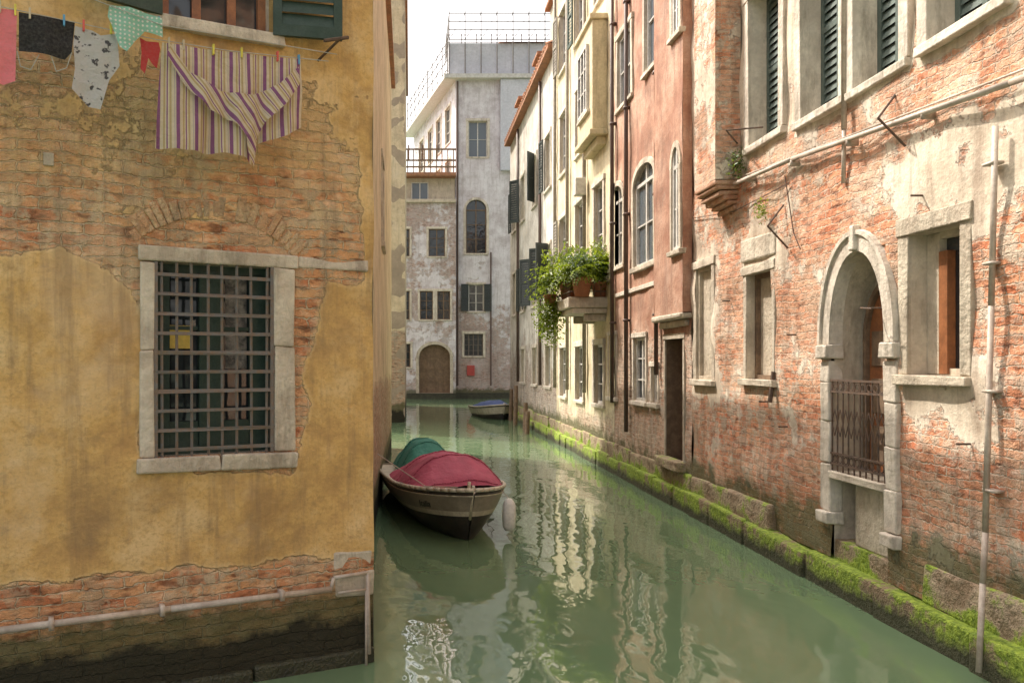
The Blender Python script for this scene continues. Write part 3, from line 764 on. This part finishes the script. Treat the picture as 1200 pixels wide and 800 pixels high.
# balcony with plants
B = Bld('stone_balcony')
b0, b1 = 17.0, 18.5; bo = .82
m = B.mb('slab', M_stone_w, bevel=.02); m.box(FR, b0, b1, 3.36, 3.58, -.02, bo)
m.box(FR, b0+.06, b1-.06, 3.24, 3.358, -.02, bo-.1)
br = B.mb('brackets', M_stone, bevel=.02)
for a in (b0+.15, b1-.3): br.box(FR, a, a+.15, 3.08, 3.238, -.02, .45)
r = B.mb('railing', M_iron)
for z in (3.7, 4.28):
    r.tube([FR.P(b0+.04, z, 0), FR.P(b0+.04, z, bo-.04), FR.P(b1-.04, z, bo-.04), FR.P(b1-.04, z, 0)], .010, 6)
for k in range(7): r.cyl(FR.P(b0+.04, 3.58, (bo-.04)*k/6), FR.P(b0+.04, 4.28, (bo-.04)*k/6), .006, 5)
for k in range(12): a = b0+.04+(b1-b0-.08)*k/11; r.cyl(FR.P(a, 3.58, bo-.04), FR.P(a, 4.28, bo-.04), .006, 5)
B.done()
def lathe(name, c, prof, mat, seg=20, parent=None):
    m = MB()
    for (r0, z0), (r1, z1) in zip(prof[:-1], prof[1:]):
        for k in range(seg):
            a, b = 2*math.pi*k/seg, 2*math.pi*(k+1)/seg
            m.quad(c+Vector((r0*math.cos(a), r0*math.sin(a), z0)), c+Vector((r0*math.cos(b), r0*math.sin(b), z0)),
                   c+Vector((r1*math.cos(b), r1*math.sin(b), z1)), c+Vector((r1*math.cos(a), r1*math.sin(a), z1)))
    return m.make(name, mat, parent, smooth=True, weld=True)
M_terra = pmat('terracotta', (.55, .22, .12), .8, scale=6, col2=(.44, .18, .10))
prof = [(0, 0), (.15, 0), (.2, .34), (.225, .34), (.225, .41), (.19, .41), (.18, .36), (0, .36)]
pt = empty('potted_plant')
potc = FR.P(16.95, 3.58, .55); lathe('terracotta_pot', potc, prof, M_terra, parent=pt)
def leafmat(name, c1, c2):
    t = NT(name); oi = t.n('TexCoord').outputs['Object']
    f = t.noise(oi, 9, 3); c = t.mix(t.mr(f, .42, .6), c1, c2); t.link(c, t.b.inputs['Base Color'])
    t.b.inputs['Roughness'].default_value = .45
    tr = t.n('BsdfTranslucent'); t.setv(tr.inputs[0], t.mix(.5, c, (.34, .42, .02)))
    mx = t.n('MixShader', {0: .45}); t.link(t.b.outputs[0], mx.inputs[1]); t.link(tr.outputs[0], mx.inputs[2]); t.link(mx.outputs[0], t.out.inputs[0])
    return t.m
M_leaf = leafmat('leaf_green', (.06, .12, .01), (.22, .28, .02)); M_leaf2 = leafmat('leaf_dark', (.03, .08, .02), (.08, .15, .03))
def fronds(name, c, n, ln, droop, mat, parent, spread=1.0, up=.9, lw=.022):
    m = MB()
    for _ in range(n):
        az = random.uniform(0, 2*math.pi); el = random.uniform(.1, up)
        d = Vector((math.cos(az)*spread, math.sin(az)*spread, el*1.3)).normalized(); p = Vector(c); L_ = ln*random.uniform(.5, 1.1)
        pts = [p.copy()]; st_ = L_/9
        for k in range(9):
            p = p+d*st_; d = (d+Vector((0, 0, -droop*.16))).normalized(); pts.append(p.copy())
        for k in range(1, 9):
            ax = (pts[k+1]-pts[k]).normalized(); sd = ax.cross(Vector((0, 0, 1)))
            if sd.length < .01: continue
            sd.normalize()
            for sg in (-1, 1):
                ll = .10*ln/.7*(1-abs(k-4)/7)*random.uniform(.7, 1.2); t = pts[k]+sd*sg*ll+ax*ll*.5+Vector((0, 0, -ll*.35+random.uniform(-.02, .02)))
                m.quad(pts[k]-ax*lw*.2, pts[k]+sd*sg*ll*.5+ax*(ll*.1)-ax*lw, t, pts[k]+sd*sg*ll*.4+ax*(ll*.5)+Vector((0, 0, .01)))
    return m.make(name, mat, parent)
def bush(name, c, rad, n, size, mat, parent):
    m = MB()
    for _ in range(n):
        v = Vector([random.gauss(0, .5) for _ in range(3)]); 
        if v.length > 1.25: continue
        p = Vector(c)+Vector((v.x*rad[0], v.y*rad[1], v.z*rad[2]))
        a = Vector([random.uniform(-1, 1) for _ in range(3)]).normalized(); b = a.orthogonal().normalized(); s_ = size*random.uniform(.6, 1.3)
        m.quad(p, p+a*s_*.5+b*s_*.28, p+a*s_, p+a*s_*.5-b*s_*.28)
    return m.make(name, mat, parent)
fronds('fern_fronds', potc+Vector((0, 0, .45)), 90, .85, 1.2, M_leaf, pt)
bush('fern_core', potc+Vector((0, 0, .72)), (.4, .4, .25), 900, .08, M_leaf2, pt)
pt2 = empty('potted_plant.001'); pc = FR.P(18.0, 3.58, .62)
lathe('terracotta_pot', pc, prof, M_terra, parent=pt2); fronds('fern_fronds', pc+Vector((0, 0, .4)), 100, 1.1, 1.1, M_leaf, pt2)
bush('fern_core', pc+Vector((0, 0, .7)), (.6, .5, .5), 1600, .10, M_leaf, pt2)
pt3 = empty('potted_plant.002'); pc = FR.P(17.2, 3.58, .12)
lathe('terracotta_pot', pc, [(a*.8, b*.8) for a, b in prof], M_terra, parent=pt3); bush('foliage', pc+Vector((0, 0, .7)), (.3, .3, .5), 900, .09, M_leaf, pt3)
fronds('fronds', pc+Vector((0, 0, .6)), 50, .8, .8, M_leaf, pt3)
hp = empty('trailing_plant'); pc = FR.P(18.45, 3.5, .95)
bush('foliage', pc+Vector((0, 0, -.25)), (.34, .3, .6), 1700, .08, M_leaf, hp); lathe('hanging_pot', pc+Vector((0, 0, .0)), [(a*.7, b*.6) for a, b in prof], M_terra, parent=hp)
wp = empty('wall_weed'); bush('leaves', FR.P(10.0, 4.65, .12), (.1, .12, .18), 260, .045, M_leaf2, wp)
wp = empty('wall_weed'); bush('leaves', FR.P(9.35, 3.95, .1), (.07, .09, .12), 160, .04, M_leaf, wp)

# ---- D : white
B = Bld('white_stucco_house')
ds0, ds1 = 22.9, 33.4
def attD(a, z): return max(.15, min(.8, .55+(z-3.0)/4+.2*nz(a, z, .7))), .5, max(0, min(.8, (1.2-z)/.9))
dwn = [(a, a+.9, z0, z1) for a in (23.8, 26.4, 29.2, 31.6) for z0, z1 in ((1.5, 2.7), (4.1, 5.7), (7.4, 9.0)) if not (a == 31.6 and z0 < 2)]
wall(FR, ds0, ds1, .3, 11.1, .2, dwn, W_white, B.e, attD, 'canal_wall', uoff=60)
body(B, FR, ds0, ds1, -.5, 11.1, eave=.25)
wall(Frame((XR, ds1, 0), (1, 0, 0), (0, 1, 0)), 0, 8, -.5, 11.1, .5, [], W_white, B.e, attD, 'end_wall')
for i, w in enumerate(dwn):
    sh = [None, 'both', 'hi', None, 'hi', 'lo'][i % 6]
    window(B, FR, *w, depth=.15, sur=M_stone_w, sur_w=.1, proud=.03, shut=sh, sm=M_darkwood, ang=random.choice([.08, .08, .9]))
dp = B.mb('downpipes', M_dpipe, smooth=True)
for a in (25.4, 30.6): dp.cyl(FR.P(a, 1.5, .07), FR.P(a, 11, .07), .05, 8)
ch = B.mb('chimneys', M_reveal, bevel=.02); cap = B.mb('chimney_caps', M_roof, bevel=.02)
for a, o, h in ((24.2, -.2, 13.1), (27.5, -.3, 12.6), (31.5, -.2, 12.4)):
    ch.box(FR, a, a+.9, 11.0, h, o-.7, o); cap.box(FR, a-.15, a+1.05, h, h+.12, o-.85, o+.15); cap.box(FR, a+.1, a+.8, h+.12, h+.35, o-.6, o-.1)
B.done()

# ================================================================== FAR BUILDING
YE = 50.0; FE = Frame((0, YE, 0), (1, 0, 0), (0, -1, 0)); kE = YE/F
def ex(px): return (px-VX)*kE
def ez(py): return CAMH-(py-HY)*kE
def ew(x0, x1, y0, y1): return (ex(x0), ex(x1), ez(y1), ez(y0))
B = Bld('lavender_corner_palazzo')
def attE(a, z): return max(.1, min(.9, .50+(z-6)/12+.3*nz(a, z, .35)+(.1 if a > 5 else 0))), .6, max(0, min(1.2, (1.0-z)/.8))
wE = [ew(549, 571, 142, 184), ew(546, 570, 246, 297), ew(549, 567, 333, 365), ew(544, 566, 391, 417)]
wA = wE[1]; arE = (wA[1]-wA[0])/2
opE = [wE[0], (wA[0], wA[1], wA[2], wA[3]+arE), wE[2], wE[3]]
wall(FE, ex(534), 10, -.5, 19.6, .3, opE, W_far, B.e, attE, 'front_wall', uoff=80)
arch_fill(FE, wA[0], wA[1], wA[3], arE, W_far, B.e, attE, uoff=80)
window(B, FE, *wE[0], sur=M_stone_w, sur_w=.15, fm=M_winw, gm=M_glassb, cols=2, rows=2)
window(B, FE, *wA, sur=M_stone_w, sur_w=.15, arch=arE, fm=M_wood, cols=2, rows=3)
window(B, FE, *wE[2], sur=M_stone_w, sur_w=.12, shut='both', sm=M_darkwood, ang=.15)
window(B, FE, *wE[3], sur=M_stone_w, sur_w=.15, fm=M_iron, cols=4, rows=4)
pA = Vector((ex(534), YE, 0)); pB = Vector((.33, 62.4, 0)); dE = pB-pA
nE = Vector((-dE.y, dE.x, 0)).normalized()
if nE.x > 0: nE = -nE
FE2 = Frame(pA, dE, nE); LE = dE.length
sw = [(LE*f, LE*f+1.3, z, z+2.3) for f in (.1, .3, .5, .72) for z in (12.8, 16.2)]
wall(FE2, 0, LE, -.5, 19.6, .4, sw, W_far, B.e, lambda a, z: (.62, .4, 0), 'side_wall', uoff=90)
for w in sw: window(B, FE2, *w, depth=.12, sur=M_stone_w, sur_w=.15)
m = B.mb('eaves', M_winw)
m.box(FE, ex(534)-.7, 10.2, 19.6, 19.85, -.6, .5)
m.box(FE2, -.3, LE+.3, 19.58, 19.83, -.5, .8)
m = B.mb('attic_sheeting', pmat('scaffold_sheeting', (.62, .62, .68), .7, scale=1.2, col2=(.54, .55, .61), bump=.02))
m.box(FE, ex(526), 10, 19.86, 22.0, -6, -.3)
for k in range(8): m.box(FE, ex(526)+k*.98, ex(526)+k*.98+.05, 19.86, 22.02, -.3, -.24)
m.box(FE, ex(586), ex(660), 14.0, 19.58, .1, .35)
B.mb('rear_walls', M_body).box(FE, ex(534)+.1, 10, -.5, 19.5, -1, -12)
sc_ = B.mb('roof_scaffold', M_iron)
for k in range(9):
    a = ex(526)+k*.98
    sc_.cyl(FE.P(a, 19.9, .3), FE.P(a, 23.8, .3), .032, 5); sc_.cyl(FE.P(a, 22, -3), FE.P(a, 23.7, -3), .03, 5)
    if k < 8: sc_.cyl(FE.P(a, 22, .3), FE.P(a+.98, 23.6, .3), .018, 5)
for z in (22.0, 22.6, 23.1, 23.6):
    sc_.cyl(FE.P(ex(526), z, .3), FE.P(10, z, .3), .028, 5); sc_.cyl(FE.P(ex(526), z, -3), FE.P(10, z, -3), .024, 5); sc_.cyl(FE.P(ex(526), z, .3), FE.P(ex(526), z, -6), .024, 5)
for k in range(10): P0 = pA+dE*(k/9); sc_.cyl((P0.x-.5, P0.y, 19.6), (P0.x-.5, P0.y, 22.2), .032, 5)
for z in (20.3, 20.9, 21.5, 22.0): sc_.cyl((pA.x-.5, pA.y, z), (pB.x-.5, pB.y, z), .028, 5)
rf = B.mb('attic_roof', M_roof)
rf.quad(FE.P(ex(585), 22.02, -.1), FE.P(10.5, 22.02, -.1), FE.P(10.5, 23.2, -5), FE.P(ex(585), 23.2, -5))
dp = B.mb('downpipes', M_dpipe); dp.cyl(FE.P(ex(536), .8, .12), FE.P(ex(536), 19.5, .12), .06, 6); dp.cyl(FE.P(ex(575), .8, .12), FE.P(ex(575), 9, .12), .05, 6)
B.mb('water_table', M_slime).box(FE, -8, 10, -.5, .35, -.1, .12)
B.mb('alarm_box', pmat('red_paint', (.45, .06, .05), .5)).box(FE, ex(547), ex(556), ez(440), ez(428), 0, .15)
B.done()
B = Bld('brick_terrace_house')
FW = Frame((0, YE-.6, 0), (1, 0, 0), (0, -1, 0))
dX = ex(534)-.02
dd = ew(491, 527, 418, 460); arD = (dd[1]-dd[0])/2*.8
lw = [ew(502, 521, 270, 302), ew(492, 507, 342, 375), ew(512, 527, 342, 375), ew(470, 480, 342, 375), ew(470, 480, 270, 302), ew(470, 481, 403, 430)]
attW = lambda a, z: (max(0, min(1, .38+.3*nz(a, z, .4, 5)+(.12 if z < 5 else 0))), .6, max(0, min(1.2, (1.0-z)/.8)))
zT = ez(240)
wall(FW, -8, dX, -.5, zT, .25, lw+[(dd[0], dd[1], dd[2], dd[3]+arD)], W_far, B.e, attW, 'front_wall', uoff=110)
arch_fill(FW, dd[0], dd[1], dd[3], arD, W_far, B.e, attW, uoff=110)
for w in lw: window(B, FW, *w, depth=.15, sur=M_stone_w, sur_w=.13, fm=M_wood)
window(B, FW, *dd, depth=.3, arch=arD, sur=M_stone, sur_w=.18, fm=M_wood, gm=M_wood, cols=4, rows=3, sill=False)
m = B.mb('terrace', M_reveal, bevel=.02)
m.box(FW, -8, dX, zT+.002, zT+.2, -6, .2)
m.box(FW, -8, dX-.02, zT+.2, ez(209), -6, -.6)
window(B, Frame(FW.P(0, 0, -.6), FW.u, FW.n), ex(482), ex(502), zT+.25, ez(214), depth=-.004, cols=2, rows=1, gm=M_glassb, sill=False)
B.mb('terrace_roof', M_roof).box(FW, -8, dX, ez(209)+.002, ez(205), -6, .1)
r = B.mb('roof_deck_railing', M_wood)
zr0, zr1 = ez(205), ez(178)
for k in range(30):
    a = -7.5+k*.35
    if a < dX: r.box(FW, a, a+.06, zr0, zr1, -.1, -.04)
for z in (zr0+.35, zr0+.75, zr1): r.box(FW, -8, dX, z-.05, z+.05, -.035, .02)
for k in range(5): r.box(FW, ex(478)+k*.9, ex(478)+k*.9+.1, zr1, zr1+.9, -2.5, -2.4)
B.mb('rear_walls', M_body).box(FW, -8, dX-.05, -.5, zT-.1, -.8, -8)
B.mb('water_table', M_slime).box(FW, -8, dX, -.5, .35, -.1, .12)
B.done()

# ================================================================== BOATS
def boat(name, pos, heading, Ln, Bm, cols, tarps):
    e = empty(name); NS, NV = 26, 14
    def b(t): return Bm/2*min(1, (1-(1-min(t/.42, 1))**2.3)**.62)*(1-.12*max(0, (t-.6)/.4)**2)+.012
    def g(t): return .42+.20*(1-t)**2.2
    def k(t): return -.22+.10*(1-t)**3
    fwd = Vector((math.sin(heading), -math.cos(heading), 0)); sd = Vector((fwd.y, -fwd.x, 0))
    def pt(t, v, side):
        th = v*math.pi/2
        y = b(t)*math.sin(th)**.75*(.78+.22*v); z = k(t)+(g(t)-k(t))*(1-math.cos(th))**.8
        rake = .38*(z-g(t))/(g(t)-k(t))*(1-t)**3
        return Vector(pos)+fwd*(Ln*(.5-t)+rake)+sd*y*side+Vector((0, 0, z))
    m = MB()
    for side in (-1, 1):
        for i in range(NS):
            for j in range(NV):
                t0, t1, v0, v1 = i/NS, (i+1)/NS, j/NV, (j+1)/NV
                mi = 0 if j < 9 else (1 if j < 10 else (2 if j < 13 else 3))
                t0 = t0**1.5; t1 = t1**1.5
                m.quad(pt(t0, v0, side), pt(t1, v0, side), pt(t1, v1, side), pt(t0, v1, side), mi)
    for j in range(NV):
        m.quad(pt(1, j/NV, -1), pt(1, j/NV, 1), pt(1, (j+1)/NV, 1), pt(1, (j+1)/NV, -1), 2)
    m.make('hull', cols[:4], e, smooth=True, weld=True)
    d = MB()
    for i in range(NS):
        t0, t1 = (i/NS)**1.5, ((i+1)/NS)**1.5
        dz = Vector((0, 0, -.03))
        d.quad(pt(t0, 1, -1)+dz, pt(t1, 1, -1)+dz, pt(t1, 1, 1)+dz, pt(t0, 1, 1)+dz)
    d.make('deck', M_railb, e, smooth=True, weld=True)
    r = MB()
    for side in (-1, 1):
        r.tube([pt((i/NS)**1.5, 1, side)+Vector((0, 0, .01)) for i in range(NS+1)], .026, 8)
        r.tube([pt((i/NS)**1.5, .93, side)+Vector((0, 0, 0)) for i in range(NS+1)], .010, 6)
    r.cyl(pt(0, .6, 1), pt(0, 1, 1)+Vector((0, 0, .06)), .018, 8)
    r.cyl(pt(0.06, 1, 0), pt(0.06, 1, 0)+Vector((0, 0, .10)), .022, 8)
    r.make('rub_rail', M_railb, e, smooth=True, weld=True)
    for (t0, t1, h, mat, nm, wf) in tarps:
        q = MB(); nT, nC = 34, 30
        def tp(a, c):
            t = t0+(t1-t0)*a; x = c*2-1
            prof_ = math.sin(min(1, a*2.6)*math.pi/2)**.8 if a < .5 else math.cos((a-.5)*2*math.pi/2*.75)**.5
            hoop = .05*math.cos(a*math.pi*6)
            z = g(t)+.02+(h*prof_)*(1-abs(x)**2.3)*(1+hoop)
            P_ = Vector(pos)+fwd*Ln*(.5-t)+sd*(b(t)*wf+.01)*x+Vector((0, 0, z))
            return P_+Vector((0, 0, .035*noise.noise(P_*4)+.014*noise.noise(P_*13)))
        for i in range(nT):
            for j in range(nC): q.quad(tp(i/nT, j/nC), tp((i+1)/nT, j/nC), tp((i+1)/nT, (j+1)/nC), tp(i/nT, (j+1)/nC))
        q.make(nm, mat, e, smooth=True, weld=True)
        if h > .25:
            q = MB()
            for a in (.02, .28, .62): q.tube([tp(a, j/nC)+Vector((0, 0, .005)) for j in range(nC+1)], .008, 5)
            q.make(nm+'_seams', mat, e, smooth=True)
    return e, pt, fwd, sd
M_railb = pmat('cream_rub_rail', (.66, .60, .48), .45, scale=5, col2=(.48, .42, .33))
def tarpmat(n, c):
    t = NT(n); p = t.n('TexCoord').outputs['Object']; f = t.noise(p, 3, 5)
    t.link(t.mix(t.mr(f, .4, .6), tuple(x*.75 for x in c), c), t.b.inputs['Base Color']); t.b.inputs['Roughness'].default_value = .7
    t.bump(t.math('ADD', t.math('MULTIPLY', f, .05), t.math('MULTIPLY', t.noise(p, 14, 3), .012))); return t.m
M_burg = tarpmat('burgundy_canvas', (.46, .085, .15)); M_teal = tarpmat('green_tarpaulin', (.05, .26, .21)); M_bluet = tarpmat('blue_tarpaulin', (.05, .09, .26))
M_hblack = pmat('antifoul_black', (.025, .022, .022), .35, scale=6, col2=(.05, .04, .035)); M_htaupe = pmat('taupe_topsides', (.34, .29, .23), .35, scale=3, col2=(.24, .20, .16), bump=.0006)
M_hdark = pmat('dark_strake', (.07, .055, .05), .4, scale=6)
be, bpt, bf_, bs_ = boat('moored_boat', (.42, 11.95, .04), .16, 4.5, 1.44, [M_hblack, M_railb, M_htaupe, M_hdark],
     [(.13, .56, .40, M_burg, 'burgundy_cover', .93), (.60, .92, .48, M_teal, 'green_cover', .6)])
c1 = bpt(.10, .95, 1); c2 = bpt(.10, .95, -1); cR = c1 if c1.x > c2.x else c2; sideR = 1 if c1.x > c2.x else -1
base = Vector((cR.x+.10, cR.y-.05, .08))
lathe('fender', base, [(0, 0), (.05, .01), (.08, .06), (.088, .20), (.08, .34), (.04, .41), (0, .42)], pmat('white_vinyl', (.80, .78, .74), .6, scale=4, col2=(.70, .67, .62), spec=.3), parent=be)
m = MB(); m.tube([base+Vector((0, 0, .41)), cR+Vector((0, 0, .03))], .006, 5)
st0 = bpt(.02, 1, 1)+Vector((0, 0, .05)); m.tube([st0, bpt(.12, 1, -sideR)+Vector((0, 0, .04)), Vector((-.46, 11.6, .9))], .007, 5); m.make('mooring_ropes', M_pipe, be)
cu = bpy.data.curves.new('boat_name', 'FONT'); cu.body = 'Italia'; cu.size = .13; cu.extrude = .002; cu.shear = .3
to = bpy.data.objects.new('boat_name', cu); sc.collection.objects.link(to); to.data.materials.append(M_hblack); to.parent = be
pc1 = bpt(.16, .76, -sideR); pc0 = bpt(.06, .76, -sideR); pu = bpt(.11, .83, -sideR); mid_ = bpt(.11, .74, -sideR)
xa = (pc0-pc1).normalized(); ya_ = (pu-mid_).normalized(); na = xa.cross(ya_).normalized(); ya_ = na.cross(xa)
mt = Matrix((xa, ya_, na)).transposed().to_4x4(); mt.translation = pc1+na*.02; to.matrix_world = mt
boat('moored_boat.001', (3.35, 32.8, -.04), .2, 3.4, 1.2, [M_hblack, M_railb, M_railb, M_hblack], [(.15, .8, .24, M_bluet, 'blue_cover', .9)])
for k, (x, y, h) in enumerate(((3.75, 26.5, .9), (3.6, 25, .7), (3.7, 28.5, 1.4), (3.85, 31, 1.2))):
    m = MB(); m.cyl((x, y, -.6), (x+.05, y+.03, h), .09, 10, .07); m.make('mooring_post', M_wood, bevel=.01)

# ================================================================== WATER
t = NT('canal_water')
g = t.n('NewGeometry').outputs['Position']
n0 = t.noise(t.vmul(g, (.9, .55, 1)), 1.0, 3, .5)
n1 = t.noise(t.vmul(g, (3.2, 2.0, 1)), 1.0, 2, .5)
h = t.math('ADD', t.math('MULTIPLY', n0, .016), t.math('MULTIPLY', n1, .006))
t.bump(h, 1.0)
f = t.noise(g, .35, 3)
t.link(t.mix(f, (.115, .18, .095), (.15, .225, .125)), t.b.inputs['Base Color'])
t.b.inputs['Roughness'].default_value = .0; t.b.inputs['IOR'].default_value = 1.5; t.b.inputs['Specular IOR Level'].default_value = 1.0
m = MB(); m.quad((-400, -100, 0), (400, -100, 0), (400, 700, 0), (-400, 700, 0)); m.make('canal_water', t.m)
m = MB(); m.quad((-400, -100, -2), (400, -100, -2), (400, 700, -2), (-400, 700, -2)); m.make('canal_bed_ground', M_slime)

# ================================================================== LIGHT
dsun = Vector((-.47, .38, .80)).normalized()
el = math.asin(dsun.z); rot = math.atan2(dsun.x, dsun.y)
w = bpy.data.worlds.new('World'); sc.world = w; w.use_nodes = True
nt = w.node_tree; bg = nt.nodes['Background']; sk = nt.nodes.new('ShaderNodeTexSky'); sk.sky_type = 'NISHITA'
sk.sun_disc = False; sk.sun_elevation = el; sk.sun_rotation = rot; sk.air_density = 1.0; sk.dust_density = 7.0; sk.ozone_density = 1.0
hs = nt.nodes.new('ShaderNodeHueSaturation'); hs.inputs['Saturation'].default_value = .30
mxw = nt.nodes.new('ShaderNodeMix'); mxw.data_type = 'RGBA'; mxw.blend_type = 'MULTIPLY'; mxw.inputs[0].default_value = 1; mxw.inputs[7].default_value = (1.0, .955, .90, 1)
nt.links.new(sk.outputs[0], hs.inputs['Color']); nt.links.new(hs.outputs[0], mxw.inputs[6]); nt.links.new(mxw.outputs[2], bg.inputs[0]); bg.inputs[1].default_value = .42
sl = bpy.data.lights.new('sun', 'SUN'); sl.energy = 5.0; sl.angle = math.radians(.5); sl.color = (1, .91, .78)
so = bpy.data.objects.new('sun', sl); sc.collection.objects.link(so); so.rotation_euler = dsun.to_track_quat('Z', 'Y').to_euler()

cam = bpy.data.cameras.new('camera'); co = bpy.data.objects.new('camera', cam); sc.collection.objects.link(co)
co.location = (0, 0, CAMH); co.rotation_euler = (math.radians(90), 0, 0)
cam.sensor_width = 36; cam.lens = F/1200*36; cam.shift_x = (600-VX)/1200; cam.shift_y = (HY-400)/1200; cam.clip_end = 2000
sc.camera = co
sc.view_settings.view_transform = 'Standard'; sc.view_settings.look = 'None'; sc.view_settings.exposure = 0
